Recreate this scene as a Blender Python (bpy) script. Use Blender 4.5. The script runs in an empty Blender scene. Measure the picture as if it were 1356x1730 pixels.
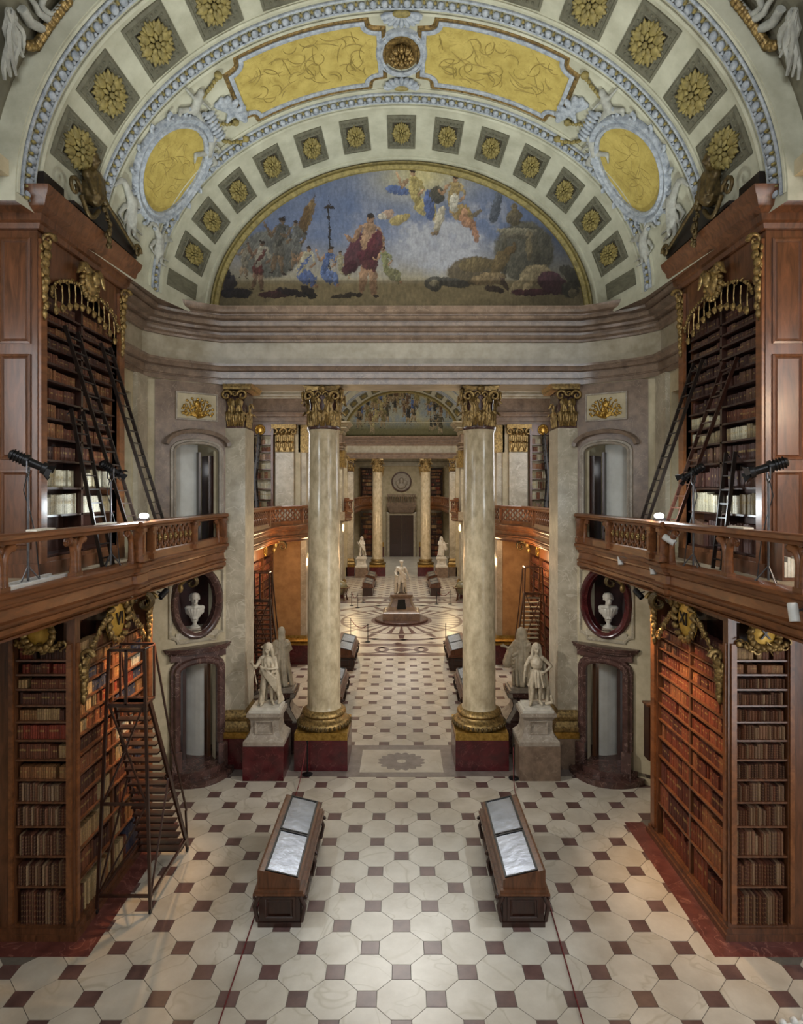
import bpy, bmesh, math, random
import numpy as np
from mathutils import Vector, Matrix
PI = math.pi
sc = bpy.context.scene
col = sc.collection
RND = random.Random(11)

# ------------------------------------------------------------------ camera, world, lights, exposure
FPX, CX, HY, CAMZ = 1046.0, 678.0, 830.0, 8.5          # focal length in pixels, vanishing point, eye height
cam = bpy.data.cameras.new('camera'); cam_o = bpy.data.objects.new('camera', cam); col.objects.link(cam_o)
cam_o.location = (0, 0, CAMZ); cam_o.rotation_euler = (PI/2, 0, 0)
cam.sensor_fit = 'HORIZONTAL'; cam.sensor_width = 36; cam.lens = 36*FPX/1356
cam.shift_y = -(865-HY)/1356; cam.clip_start = .1; cam.clip_end = 300
sc.camera = cam_o
sc.view_settings.view_transform = 'Standard'; sc.view_settings.look = 'None'
sc.view_settings.gamma = 1; sc.view_settings.use_curve_mapping = False
sc.view_settings.exposure = 0.3
sc.cycles.use_denoising = True; sc.cycles.max_bounces = 5; sc.cycles.diffuse_bounces = 3
sc.cycles.glossy_bounces = 2; sc.cycles.transmission_bounces = 1; sc.cycles.use_adaptive_sampling = True; sc.cycles.adaptive_threshold = .08; sc.cycles.debug_use_spatial_splits = True; sc.cycles.adaptive_min_samples = 16; sc.cycles.caustics_reflective = False
sc.cycles.sample_clamp_indirect = 6
w = bpy.data.worlds.new('world'); sc.world = w; w.use_nodes = True
w.node_tree.nodes['Background'].inputs[0].default_value = (.75, .86, 1, 1)
w.node_tree.nodes['Background'].inputs[1].default_value = .6

def lamp(kind, name, loc, energy, color, aim=None, **kw):
    l = bpy.data.lights.new(name, kind); l.energy = energy; l.color = color
    for k, v in kw.items(): setattr(l, k, v)
    o = bpy.data.objects.new(name, l); col.objects.link(o); o.location = loc
    if aim is not None:
        o.rotation_euler = (Vector(aim)-Vector(loc)).to_track_quat('-Z', 'Y').to_euler()
    return o
COOL = (.80, .91, 1.0); DAY = (.95, .97, 1.0); WARM = (1, .6, .29); AMB = (1, .72, .38)
for s in (-1, 1):   # tall daylight windows of the side niches (outside the frame); the lower left one is turned down to keep that side dark
    lamp('AREA', 'window_daylight', (s*9.2, 6.6, 9.9), 260, DAY, (0, 9, 8.5), shape='RECTANGLE', size=4.2, size_y=4.6)
    lamp('AREA', 'window_daylight', (s*9.2, 6.6, 3.6), 260 if s > 0 else 12, DAY, (0, 9, 2), shape='RECTANGLE', size=4.2, size_y=4.4)
    # stage spotlights on stands, thrown down at the middle of the floor
    lamp('SPOT', 'spot_beam', (s*6.05, 11.0, 8.8), 700, COOL, (s*.3, 12.6, 0), spot_size=.75, spot_blend=1, shadow_soft_size=.08)
    lamp('SPOT', 'spot_beam', (s*5.75, 13.5, 8.65), 1700, (1, .96, .9), (-s*3.9, 18.4, 3.2), spot_size=.95, spot_blend=1, shadow_soft_size=.08)
    # floodlight on the gallery rail, thrown up at screen and vault
    lamp('SPOT', 'flood_glow', (s*5.75, 14.0, 8.1), 1700, (.93, 1, .95), (-s*.6, 14.3, 19.5), spot_size=1.6, spot_blend=1, shadow_soft_size=.1)
    lamp('POINT', 'flood_spill', (s*5.75, 14.0, 8.15), 90, (.85, .95, 1), shadow_soft_size=.1)
    # warm picture lamp under the gallery edge and an added fill, thrown on the bookcases
    lamp('SPOT', 'shelf_beam', (s*5.7, 15.5, 5.95), 420, WARM, (s*6.35, 13.6, 2.2), spot_size=1.15, spot_blend=.9, shadow_soft_size=.05)
    lamp('SPOT', 'shelf_beam', (s*4.75, 13.2, 6.0), 420 if s > 0 else 520, WARM, (s*6.4, 13.4, 2.9), spot_size=1.3, spot_blend=.9, shadow_soft_size=.06)  # added warm fill, clear of the gallery, widening the lit part of the shelves
    lamp('POINT', 'niche_glow', (s*6.95, 19.75, 3.3), 10, DAY, shadow_soft_size=.35)
    lamp('POINT', 'niche_glow', (s*7.1, 19.8, 9.2), 4, DAY, shadow_soft_size=.2)
    # side bay beyond the screen
    lamp('AREA', 'bay_daylight', (s*7.3, 25.5, 10.2), 260, DAY, (0, 27, 9), shape='RECTANGLE', size=4, size_y=4)
    lamp('POINT', 'bay_warm', (s*5.2, 27.0, 5.6), 150, WARM, shadow_soft_size=.15)
    lamp('POINT', 'pier_warm', (s*4.3, 34.3, 4.6), 140, WARM, shadow_soft_size=.15)
    lamp('POINT', 'far_warm', (s*4.4, 56, 5.2), 260, AMB, shadow_soft_size=.3)
    lamp('AREA', 'far_daylight', (s*7.2, 56, 11), 650, DAY, (0, 58, 10), shape='RECTANGLE', size=4, size_y=4)
lamp('POINT', 'niche_tungsten', (8.6, 8.6, 10.4), 170, (1, .7, .42), shadow_soft_size=.5)
lamp('AREA', 'gallery_fill', (0, -3.6, 11.0), 130, DAY, (0, 10, 8), shape='RECTANGLE', size=9, size_y=4)  # added front fill from behind the camera
lamp('AREA', 'upper_fill', (0, -3.8, 16.2), 900, (.9, .96, 1), (0, 14, 15.2), shape='RECTANGLE', size=8, size_y=4)  # added high fill that lifts the cornice shadow off the mural
lamp('AREA', 'dome_daylight', (0, 40.8, 23), 2500, (1, .97, .91), (0, 40.8, 0), shape='DISK', size=8)
lamp('AREA', 'end_daylight', (0, 72, 13), 480, (1, .95, .84), (0, 72, 0), shape='DISK', size=6)

# ------------------------------------------------------------------ helpers
def C(h):
    r = [int(h[i:i+2], 16)/255 for i in (0, 2, 4)]
    return tuple(((c+.055)/1.055)**2.4 if c > .04045 else c/12.92 for c in r)
MATS = {}
def mat(name, c, c2=None, rough=.5, metal=0., kind='noise', scale=3., bump=0., bscale=None, detail=5., stretch=(1, 1, 1), spec=.5, vein=None, attr=False, coat=0., per=False):
    """procedural material: noise / marble / wood tint between two colours, optional veins, bump"""
    m = bpy.data.materials.new(name); m.use_nodes = True; MATS[name] = m
    nt = m.node_tree; N = nt.nodes; L = nt.links; b = N['Principled BSDF']
    b.inputs['Roughness'].default_value = rough; b.inputs['Metallic'].default_value = metal
    b.inputs['Specular IOR Level'].default_value = spec; b.inputs['Coat Weight'].default_value = coat
    b.inputs['Coat Roughness'].default_value = .15
    tc = N.new('ShaderNodeTexCoord'); mp = N.new('ShaderNodeMapping'); mp.inputs['Scale'].default_value = stretch
    L.new(tc.outputs['Object'], mp.inputs['Vector'])
    if per:                                   # every piece shows its own stretch of the stone
        oi = N.new('ShaderNodeObjectInfo'); ml = N.new('ShaderNodeMath'); ml.operation = 'MULTIPLY'; ml.inputs[1].default_value = 90
        L.new(oi.outputs['Random'], ml.inputs[0]); cb = N.new('ShaderNodeCombineXYZ')
        for i_ in range(3): L.new(ml.outputs[0], cb.inputs[i_])
        L.new(cb.outputs[0], mp.inputs['Location'])
    nz = N.new('ShaderNodeTexNoise'); nz.inputs['Scale'].default_value = scale; nz.inputs['Detail'].default_value = detail
    nz.inputs['Roughness'].default_value = .62
    if kind == 'wood': nz.inputs['Distortion'].default_value = 1.2
    L.new(mp.outputs[0], nz.inputs['Vector'])
    ramp = N.new('ShaderNodeValToRGB'); e = ramp.color_ramp.elements
    c = C(c) if isinstance(c, str) else c
    c2 = C(c2) if isinstance(c2, str) else (c2 or tuple(x*.7 for x in c))
    e[0].position = .32; e[0].color = (*c2, 1); e[1].position = .66; e[1].color = (*c, 1)
    L.new(nz.outputs['Fac'], ramp.inputs[0])
    out = ramp.outputs[0]
    if vein:
        wv = N.new('ShaderNodeTexNoise'); wv.inputs['Scale'].default_value = scale*.55; wv.inputs['Detail'].default_value = 3
        wv.inputs['Distortion'].default_value = 1.5; L.new(mp.outputs[0], wv.inputs['Vector'])
        r2 = N.new('ShaderNodeValToRGB'); q = r2.color_ramp.elements
        q[0].position = .485; q[0].color = (0, 0, 0, 1); q[1].position = .5; q[1].color = (.7, .7, .7, 1)
        x = q.new(.515); x.color = (0, 0, 0, 1); L.new(wv.outputs['Fac'], r2.inputs[0])
        mx = N.new('ShaderNodeMix'); mx.data_type = 'RGBA'; L.new(r2.outputs[0], mx.inputs[0])
        L.new(out, mx.inputs[6]); mx.inputs[7].default_value = (*C(vein), 1); out = mx.outputs[2]
    if attr:
        at = N.new('ShaderNodeAttribute'); at.attribute_name = 'Col'
        mx = N.new('ShaderNodeMix'); mx.data_type = 'RGBA'; mx.blend_type = 'MULTIPLY'; mx.inputs[0].default_value = 1
        L.new(at.outputs['Color'], mx.inputs[6]); L.new(out, mx.inputs[7]); out = mx.outputs[2]
    L.new(out, b.inputs['Base Color'])
    if bump:
        bn = N.new('ShaderNodeTexNoise'); bn.inputs['Scale'].default_value = bscale or scale*6; bn.inputs['Detail'].default_value = 4
        L.new(mp.outputs[0], bn.inputs['Vector'])
        bp = N.new('ShaderNodeBump'); bp.inputs['Strength'].default_value = bump; bp.inputs['Distance'].default_value = .02
        L.new(bn.outputs['Fac'], bp.inputs['Height']); L.new(bp.outputs[0], b.inputs['Normal'])
    return m
def emit(name, c, k):
    m = bpy.data.materials.new(name); m.use_nodes = True; MATS[name] = m
    b = m.node_tree.nodes['Principled BSDF']; b.inputs['Base Color'].default_value = (*c, 1)
    b.inputs['Emission Color'].default_value = (*c, 1); b.inputs['Emission Strength'].default_value = k
    return m
mat('tile_light', 'cfc7b9', 'b1a797', rough=.28, scale=.9, detail=8, vein='aea490', per=True)
mat('tile_red', '6f544f', '543e3b', rough=.3, scale=2.4, per=True)
mat('grout', '6f675d', rough=.8)
mat('border_red', '6f3f38', '532b27', rough=.35, scale=3, vein='9c6a5e')
mat('border_grey', '8c8079', '6e635d', rough=.35, scale=3)
mat('marble_pale', 'c3b8a2', '9c907a', rough=.32, scale=2.2, detail=9, vein='d6ccb8', bump=.03, bscale=40)
mat('marble_shaft', 'd2c2a2', 'a59577', rough=.22, scale=5, detail=10, stretch=(1, 1, .5), spec=.6)
mat('marble_brown', '8a7462', '645244', rough=.3, scale=3.4, detail=9, vein='96826f')
mat('marble_red', '561a1e', '381013', rough=.22, scale=3, detail=8, vein='6b3535', spec=.6)
mat('marble_dark', '5a3f38', '3d2a26', rough=.25, scale=4, detail=8, vein='8d7268')
mat('frieze_stone', 'b3a893', '938870', rough=.4, scale=2.5, detail=8)
mat('wall_plaster', 'c4b698', 'a89a7c', rough=.7, scale=2.2, detail=8, bump=.06)
mat('wall_white', 'd2d0c8', 'bcb9b0', rough=.8, scale=1.5)
mat('wall_warm_lit', 'b98d5a', '9a6f43', rough=.7, scale=2.2)  # pier plaster with the warm lamps' orange put into the colour
mat('vault_plaster', 'c2c0ab', 'a4a18c', rough=.75, scale=1.6, detail=8, bump=.05)
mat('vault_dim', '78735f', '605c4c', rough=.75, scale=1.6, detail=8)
mat('stucco_blue', 'b4b9bf', '7b828c', rough=.6, scale=9)
mat('panel_line', '9c8845', '86743a', rough=.7)
mat('stucco_grey', 'b3b2a8', '8f8e86', rough=.65, scale=6)
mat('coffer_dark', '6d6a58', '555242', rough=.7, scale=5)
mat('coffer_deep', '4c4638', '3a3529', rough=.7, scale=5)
mat('yellow_panel', 'c2ad60', 'a69147', rough=.7, scale=3.4, detail=9, bump=.25, bscale=7, vein='97823f')
mat('ochre_leaf', '9c8c52', '6b5f34', rough=.6, scale=9)
mat('gold', 'cfa858', '8d6a2c', rough=.33, metal=.85, scale=9, bump=.1, bscale=40)
mat('gold_dull', 'b0925a', '57452a', rough=.4, metal=.65, scale=14, bump=.2, bscale=50)
mat('bronze', '6d5a35', '3b2f1b', rough=.45, metal=.5, scale=9)
mat('wood', '70462c', '452916', rough=.38, kind='wood', scale=2.2, detail=9, stretch=(3, 3, .5), coat=.25, bump=.05)
mat('wood_dark', '3d2219', '24130d', rough=.35, kind='wood', scale=2.2, detail=9, stretch=(3, 3, .5), coat=.3)
mat('wood_rail', '85532f', '58331b', rough=.35, kind='wood', scale=2.4, detail=9, stretch=(2, .5, 2), coat=.1)
mat('wood_floor', 'b5a48b', '94836a', rough=.55, kind='wood', scale=3, stretch=(2, .4, 2))
mat('wood_black', '241913', '140d0a', rough=.4, scale=5)
mat('black_metal', '1b1b1e', '101012', rough=.38, metal=.4, scale=8)
mat('grey_metal', '6b6b6e', '515154', rough=.35, metal=.8, scale=8)
mat('white_paint', 'd9d9d6', 'c6c6c2', rough=.45, scale=5)
mat('books', (1, 1, 1), (.55, .55, .55), rough=.6, scale=30, attr=True, stretch=(1, 1, 1.6), bump=.15, bscale=60)
mat('painted', (1, 1, 1), (.75, .75, .75), rough=.8, scale=14, attr=True)
mat('statue', 'cbbda4', '9a8c75', rough=.5, scale=5, detail=8, bump=.05)
mat('statue_white', 'd6d0c4', 'b9b2a4', rough=.5, scale=5, detail=8)
mat('stone_grey', 'a79b8c', '85796b', rough=.45, scale=4, detail=8, vein='c0b5a6')
mat('velvet_rope', '7a2a2a', '541818', rough=.8, scale=30)
mat('cable', '1d1d1f', rough=.6)
mat('foil', '868b95', '6c717b', rough=.26, metal=.95, scale=1.2, detail=2, bump=.25, bscale=5)
mat('paper', 'e5e0d2', 'cfc8b6', rough=.8, scale=10)
mat('dark_void', '15110e', '0c0a08', rough=.9)
mat('globe_skin', '8a7a55', '5c5a45', rough=.4, scale=4)
mat('gilt_lit', 'e2bb55', 'b98d33', rough=.4, metal=.25, scale=6)  # lighter gilding; the lamp's glow on the plaques is put into the colour
mat('niche_red', '4a2320', '2a1412', rough=.6)
emit('lamp_glow', (.9, .97, 1), 30)
def book_mat():
    m = bpy.data.materials.new('book_leather'); m.use_nodes = True; MATS['book_leather'] = m
    nt = m.node_tree; N = nt.nodes; L = nt.links; b = N['Principled BSDF']; b.inputs['Roughness'].default_value = .5
    oi = N.new('ShaderNodeObjectInfo'); rp = N.new('ShaderNodeValToRGB'); rp.color_ramp.interpolation = 'CONSTANT'
    cs = ['5f3a2c', '6e4634', '4c2c22', '7b5743', '573629', '6a5040', '42271f', '80644e', '5d3222', '8d735a']
    e = rp.color_ramp.elements; e[0].color = (*C(cs[0]), 1); e[1].position = .1; e[1].color = (*C(cs[1]), 1)
    for i in range(2, len(cs)): x = e.new(i/len(cs)); x.color = (*C(cs[i]), 1)
    L.new(oi.outputs['Random'], rp.inputs[0])
    tc = N.new('ShaderNodeTexCoord'); wv = N.new('ShaderNodeTexWave'); wv.bands_direction = 'Z'; wv.inputs['Scale'].default_value = 1.9
    L.new(tc.outputs['Object'], wv.inputs['Vector'])
    r2 = N.new('ShaderNodeValToRGB'); r2.color_ramp.elements[0].position = .9; r2.color_ramp.elements[1].position = .97
    L.new(wv.outputs['Fac'], r2.inputs[0])
    mx = N.new('ShaderNodeMix'); mx.data_type = 'RGBA'; L.new(r2.outputs[0], mx.inputs[0])
    L.new(rp.outputs[0], mx.inputs[6]); mx.inputs[7].default_value = (*C('7f6442'), 1); L.new(mx.outputs[2], b.inputs['Base Color'])
book_mat()

class MB:
    """collects shapes, then links them as one mesh object"""
    def __init__(s, T=None): s.v = []; s.f = []; s.c = []; s.T = T
    def add(s, vs, fs, c=None):
        b = len(s.v); T = s.T
        if T is None: s.v += [tuple(v) for v in vs]
        elif callable(T): s.v += [tuple(T(*v)) for v in vs]
        else: s.v += [tuple(T @ Vector(v)) for v in vs]
        s.f += [tuple(i+b for i in f) for f in fs]
        if c is not None: s.c += [c]*len(fs)
        return s
    def box(s, x0, x1, y0, y1, z0, z1, c=None):
        return s.add([(x, y, z) for z in (z0, z1) for y in (y0, y1) for x in (x0, x1)],
                     [(0, 2, 3, 1), (4, 5, 7, 6), (0, 1, 5, 4), (2, 6, 7, 3), (0, 4, 6, 2), (1, 3, 7, 5)], c)
    def frust(s, cx, cy, z0, z1, a0, b0, a1, b1):
        return s.add([(cx+i*a0, cy+j*b0, z0) for i, j in ((-1, -1), (1, -1), (1, 1), (-1, 1))] + [(cx+i*a1, cy+j*b1, z1) for i, j in ((-1, -1), (1, -1), (1, 1), (-1, 1))],
                     [(3, 2, 1, 0), (4, 5, 6, 7), (0, 1, 5, 4), (1, 2, 6, 5), (2, 3, 7, 6), (3, 0, 4, 7)])
    def obox(s, p, q, wd, ht, up=(0, 0, 1)):
        """bar from p to q with cross-section wd x ht"""
        p = Vector(p); q = Vector(q); d = (q-p).normalized(); u = Vector(up)
        if abs(d.dot(u)) > .98: u = Vector((0, 1, 0))
        a = d.cross(u).normalized(); b = a.cross(d)
        o = [(-1, -1), (1, -1), (1, 1), (-1, 1)]
        vs = [e + a*(i*wd/2) + b*(j*ht/2) for e in (p, q) for i, j in o]
        return s.add(vs, [(3, 2, 1, 0), (4, 5, 6, 7), (0, 1, 5, 4), (1, 2, 6, 5), (2, 3, 7, 6), (3, 0, 4, 7)])
    def prism(s, pts, vec):
        n = len(pts); v = Vector(vec)
        vs = [Vector(p) for p in pts] + [Vector(p)+v for p in pts]
        return s.add(vs, [tuple(range(n-1, -1, -1)), tuple(range(n, 2*n))] + [(i, (i+1) % n, n+(i+1) % n, n+i) for i in range(n)])
    def lathe(s, prof, n=24, c=(0, 0, 0), c_=None, a0=0., a1=2*PI, sx=1., sy=1.):
        full = abs(a1-a0-2*PI) < 1e-6; m = n if full else n+1; k = len(prof)
        vs = [(c[0]+r*sx*math.cos(a0+(a1-a0)*i/n), c[1]+r*sy*math.sin(a0+(a1-a0)*i/n), c[2]+z) for i in range(m) for r, z in prof]
        fs = [(i*k+j, ((i+1) % m)*k+j, ((i+1) % m)*k+j+1, i*k+j+1) for i in range(n if full else n) for j in range(k-1)]
        return s.add(vs, fs, c_)
    def tube(s, path, r, n=8, closed=False, c=None):
        P = [Vector(p) for p in path]; m = len(P); vs = []; prev = None
        for i, p in enumerate(P):
            t = (P[(i+1) % m]-P[i-1]) if closed else (P[min(i+1, m-1)]-P[max(i-1, 0)])
            t.normalize()
            if prev is None:
                u = Vector((0, 0, 1)) if abs(t.z) < .9 else Vector((1, 0, 0)); a = t.cross(u).normalized()
            else:
                a = (prev - t*prev.dot(t)).normalized()
            prev = a; b = t.cross(a); rr = r[i] if isinstance(r, (list, tuple)) else r
            vs += [p + (a*math.cos(2*PI*j/n)+b*math.sin(2*PI*j/n))*rr for j in range(n)]
        fs = [(i*n+j, i*n+(j+1) % n, ((i+1) % m)*n+(j+1) % n, ((i+1) % m)*n+j) for i in range(m if closed else m-1) for j in range(n)]
        if not closed: fs += [tuple(range(n-1, -1, -1)), tuple((m-1)*n+j for j in range(n))]
        return s.add(vs, fs, c)
    def mold(s, path, prof, closed=False, flip=1):
        """moulding: prof is (offset, height) across a planar path (u, v); height goes to the third axis"""
        P = [Vector((p[0], p[1])) for p in path]; m = len(P); k = len(prof); vs = []
        for i in range(m):
            a = (P[i]-P[i-1]) if (i > 0 or closed) else (P[1]-P[0])
            b = (P[(i+1) % m]-P[i]) if (i < m-1 or closed) else (P[-1]-P[-2])
            a.normalize(); b.normalize()
            na = Vector((-a.y, a.x)); nb = Vector((-b.y, b.x)); n = (na+nb)
            n = n.normalized() if n.length > 1e-6 else na
            n /= max(.35, n.dot(na)); n *= flip
            vs += [(P[i].x+n.x*o, P[i].y+n.y*o, h) for o, h in prof]
        fs = [(i*k+j, ((i+1) % m)*k+j, ((i+1) % m)*k+j+1, i*k+j+1) for i in range(m if closed else m-1) for j in range(k-1)]
        if not closed and k > 2: fs += [tuple(range(k)), tuple((m-1)*k+j for j in range(k-1, -1, -1))]
        return s.add(vs, fs)
    def ell(s, c, r, nu=10, nv=6, M=None, col_=None):
        c = Vector(c); vs = []
        for j in range(1, nv):
            t = PI*j/nv
            for i in range(nu):
                p = Vector((r[0]*math.sin(t)*math.cos(2*PI*i/nu), r[1]*math.sin(t)*math.sin(2*PI*i/nu), r[2]*math.cos(t)))
                vs.append(c+(M @ p if M else p))
        tp = Vector((0, 0, r[2])); vs += [c+(M @ tp if M else tp), c-(M @ tp if M else tp)]; q = len(vs)
        fs = [(j*nu+i, (j+1)*nu+i, (j+1)*nu+(i+1) % nu, j*nu+(i+1) % nu) for j in range(nv-2) for i in range(nu)]
        fs += [(q-2, i, (i+1) % nu) for i in range(nu)] + [(q-1, (nv-2)*nu+(i+1) % nu, (nv-2)*nu+i) for i in range(nu)]
        return s.add(vs, fs, col_)
    def cap(s, p, q, r0, r1, n=9):
        """tapered limb from p to q with round ends"""
        p = Vector(p); q = Vector(q); d = q-p; L = d.length or 1e-5; d.normalize()
        M = d.to_track_quat('Z', 'Y').to_matrix()
        prof = [(r0*math.sin(t), -r0*math.cos(t)) for t in (.05, .6, 1.1, PI/2)] + [(r1*math.cos(t), L+r1*math.sin(t)) for t in (0, .5, 1.0, 1.52)]
        b = MB(); b.lathe(prof, n); k = len(prof)
        fs = b.f + [tuple(i*k for i in range(n-1, -1, -1)), tuple(i*k+k-1 for i in range(n))]
        return s.add([p + M @ Vector(v) for v in b.v], fs)
    def grid(s, fn, nu, nv, c=None):
        vs = [fn(i/nu, j/nv) for j in range(nv+1) for i in range(nu+1)]
        return s.add(vs, [(j*(nu+1)+i, j*(nu+1)+i+1, (j+1)*(nu+1)+i+1, (j+1)*(nu+1)+i) for j in range(nv) for i in range(nu)], c)
    def holed(s, u0, u1, z0, z1, hole, depth, n=40, d0=0.):
        """wall panel (u, z) with a star-shaped hole, front at d0 and reveal going back by depth; coordinates are (u, d, z)"""
        cx = sum(p[0] for p in hole)/len(hole); cz = (min(p[1] for p in hole)+max(p[1] for p in hole))/2
        rect = [(u0, z0), (u1, z0), (u1, z1), (u0, z1)]
        A = sorted([math.atan2(p[1]-cz, p[0]-cx) for p in rect+list(hole)] + [-PI+2*PI*i/n for i in range(n)])
        A = [a for i, a in enumerate(A) if i == 0 or a-A[i-1] > 1e-4]
        def hit(poly, a):
            dx, dz = math.cos(a), math.sin(a); best = 0
            for i in range(len(poly)):
                x1, y1 = poly[i-1][0]-cx, poly[i-1][1]-cz; x2, y2 = poly[i][0]-cx, poly[i][1]-cz
                ex, ey = x2-x1, y2-y1; den = dx*ey-dz*ex
                if abs(den) < 1e-12: continue
                t = (x1*ey-y1*ex)/den; q = (x1*dz-y1*dx)/den
                if -1e-6 <= q <= 1+1e-6 and t > best: best = t
            return cx+dx*best, cz+dz*best
        vs = []
        for a in A:
            ro = hit(rect, a); ri = hit(hole, a)
            vs += [(ro[0], d0, ro[1]), (ri[0], d0, ri[1]), (ri[0], d0-depth, ri[1]), (ro[0], d0-depth, ro[1])]
        m = len(A); fs = []
        for i in range(m):
            j = (i+1) % m
            fs += [(i*4+k, j*4+k, j*4+k+1, i*4+k+1) for k in range(3)]
        return s.add(vs, fs)
    def mesh(s, name, m, smooth=None, fix=False):
        me = bpy.data.meshes.new(name); me.from_pydata(s.v, [], s.f)
        if s.c:
            at = me.attributes.new('Col', 'FLOAT_COLOR', 'FACE')
            at.data.foreach_set('color', [x for c in s.c for x in (c[0], c[1], c[2], 1.)])
        if fix or smooth:
            bm = bmesh.new(); bm.from_mesh(me)
            bmesh.ops.recalc_face_normals(bm, faces=bm.faces); bm.to_mesh(me); bm.free()
        if smooth:
            me.polygons.foreach_set('use_smooth', [True]*len(me.polygons))
            if smooth < 180: me.set_sharp_from_angle(angle=math.radians(smooth))
        me.materials.append(MATS[m] if isinstance(m, str) else m); me.update()
        return me
    def build(s, name, m, parent=None, smooth=None, fix=False, label=None, local=False, **kw):
        return link(name, s.mesh(name, m, smooth, fix), parent, label, local, **kw)
def link(name, me, parent=None, label=None, local=False, **kw):
    """local=False: mesh is in world coordinates whatever the parent's place"""
    o = bpy.data.objects.new(name, me); col.objects.link(o)
    if parent is not None:
        o.parent = parent
        if not local: o.matrix_parent_inverse = world_of(parent).inverted()
    if label: o['label'] = label
    for k, v in kw.items(): o[k] = v
    return o
def world_of(o):
    m = o.matrix_basis.copy()
    return world_of(o.parent) @ o.matrix_parent_inverse @ m if o.parent else m
def thing(name, label, cat, loc=(0, 0, 0), rz=0., group=None):
    o = bpy.data.objects.new(name, None); col.objects.link(o); o.empty_display_size = .1
    o.location = loc; o.rotation_euler = (0, 0, rz); o['label'] = label; o['category'] = cat
    if group: o['group'] = group
    return o
def struct(o, label=None, cat=None):
    o['kind'] = 'structure'
    if label: o['label'] = label
    if cat: o['category'] = cat
    return o
def dup(root, loc=None, rz=None, label=None, group=None, mirror=False):
    r = root.copy(); col.objects.link(r)
    if loc is not None: r.location = loc
    if rz is not None: r.rotation_euler = (0, 0, rz)
    if mirror: r.scale = (-r.scale[0], r.scale[1], r.scale[2])
    if label: r['label'] = label
    if group: r['group'] = group
    def rec(a, b):
        for ch in list(a.children):
            c = ch.copy(); col.objects.link(c); c.parent = b; rec(ch, c)
    rec(root, r)
    return r
def SX(s): return Matrix.Diagonal((s, 1, 1, 1))
def circ(cx, cy, rx, ry=None, n=32, a0=0., a1=2*PI, end=False):
    ry = ry or rx
    return [(cx+rx*math.cos(a0+(a1-a0)*i/n), cy+ry*math.sin(a0+(a1-a0)*i/n)) for i in range(n+(1 if end else 0))]
def arch(u0, u1, z0, zs, rise, n=10):
    """door outline: straight jambs to zs, segmental arch rising by rise"""
    cx = (u0+u1)/2; h = (u1-u0)/2
    return [(u0, z0), (u1, z0)] + [(cx+h*math.cos(PI*i/n), zs+rise*math.sin(PI*i/n)) for i in range(n+1)]
SIDE = {-1: 'left', 1: 'right'}
# ------------------------------------------------------------------ floor
S = 1.1637; Y0T = 10.95; SQ = .166; HS = S/2
floor = struct(MB().box(-11, 11, -5, 84, -.2, -.006).build('floor', 'grout'), 'stone floor of pale octagons and small dark red squares', 'floor')
oct_p = [(HS-SQ, -SQ), (HS-SQ, SQ), (SQ, HS-SQ), (-SQ, HS-SQ), (-HS+SQ, SQ), (-HS+SQ, -SQ), (-SQ, -HS+SQ), (SQ, -HS+SQ)]
g = .986
m_oct = MB().prism([(x*g, y*g, -.03) for x, y in oct_p], (0, 0, .03)).mesh('octagon_tile', 'tile_light')
m_sq = MB().box(-SQ*.97, SQ*.97, -SQ*.97, SQ*.97, -.03, .0005).mesh('square_tile', 'tile_red')
def tiles(x0, x1, y0, y1):
    j0 = math.floor((y0-Y0T)/HS)-1; j1 = math.ceil((y1-Y0T)/HS)+1; out = []
    for j in range(j0, j1):
        y = Y0T+j*HS
        if not y0 < y < y1: continue
        for i in range(int(x0/HS)-1, int(x1/HS)+2):
            x = i*HS
            if x0 < x < x1: out.append((x, y, (i+j) % 2 == 0))
    return out
near = tiles(-6.3, 6.3, 9.2, 15.7) + tiles(-7.2, 7.2, 15.7, 18.95) + tiles(-9, 9, 9.2, 11.35)
near = list({(round(a, 3), round(b, 3)): (a, b, c) for a, b, c in near}.values())
mid = tiles(-6.1, 6.1, 20.3, 32.0)
cnt = {True: 0, False: 0}
rest_o, rest_s = MB(), MB()
for x, y, sq in sorted(near, key=lambda t: (t[1], abs(t[0]))) + sorted(mid, key=lambda t: (round(t[1], 2), abs(t[0]))) + tiles(-6.2, 6.2, 49.9, 61.2) + tiles(-9, 9, -1, 9.2):
    vis = abs(x) < y*.66+.4 and y > 9
    if vis and cnt[sq] < 290:
        cnt[sq] += 1
        o = link('square_tile' if sq else 'octagon_tile', m_sq if sq else m_oct, floor, local=True); o.location = (x, y, 0)
    elif sq: rest_s.box(x-SQ, x+SQ, y-SQ, y+SQ, -.01, .0005)
    else: rest_o.add([(x+a*g, y+b*g, 0) for a, b in oct_p], [tuple(range(8))])
rest_o.build('octagon_tiles', 'tile_light', floor, kind='stuff'); rest_s.build('square_tiles', 'tile_red', floor, kind='stuff')
for s in (-1, 1):
    b = MB(SX(s)); z = .003
    b.box(5.72, 6.2, 11.3, 15.9, -.02, z).box(6.2, 9.6, 11.3, 11.75, -.02, z)
    b.box(5.72, 5.9, 20.8, 31, -.02, z)
    b.build('border_strip', 'border_red', floor)
b = MB(); b.box(-1.66, 1.66, 18.42, 20.72, -.02, .004); b.build('threshold_frame', 'border_grey', floor)
b = MB(); b.box(-7, -1.66, 18.45, 20.72, -.02, .002).box(1.66, 7, 18.45, 20.72, -.02, .002); b.build('threshold_slab', 'border_grey', floor)
MB().box(-1.27, 1.27, 18.72, 20.35, -.02, .006).build('threshold_panel', 'tile_light', floor)
pts = []
for i in range(160):
    a = 2*PI*i/160; r = .62+.13*abs(math.sin(8*a)); pts.append((r*math.cos(a), 19.48+r*.86*math.sin(a), .004))
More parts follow.
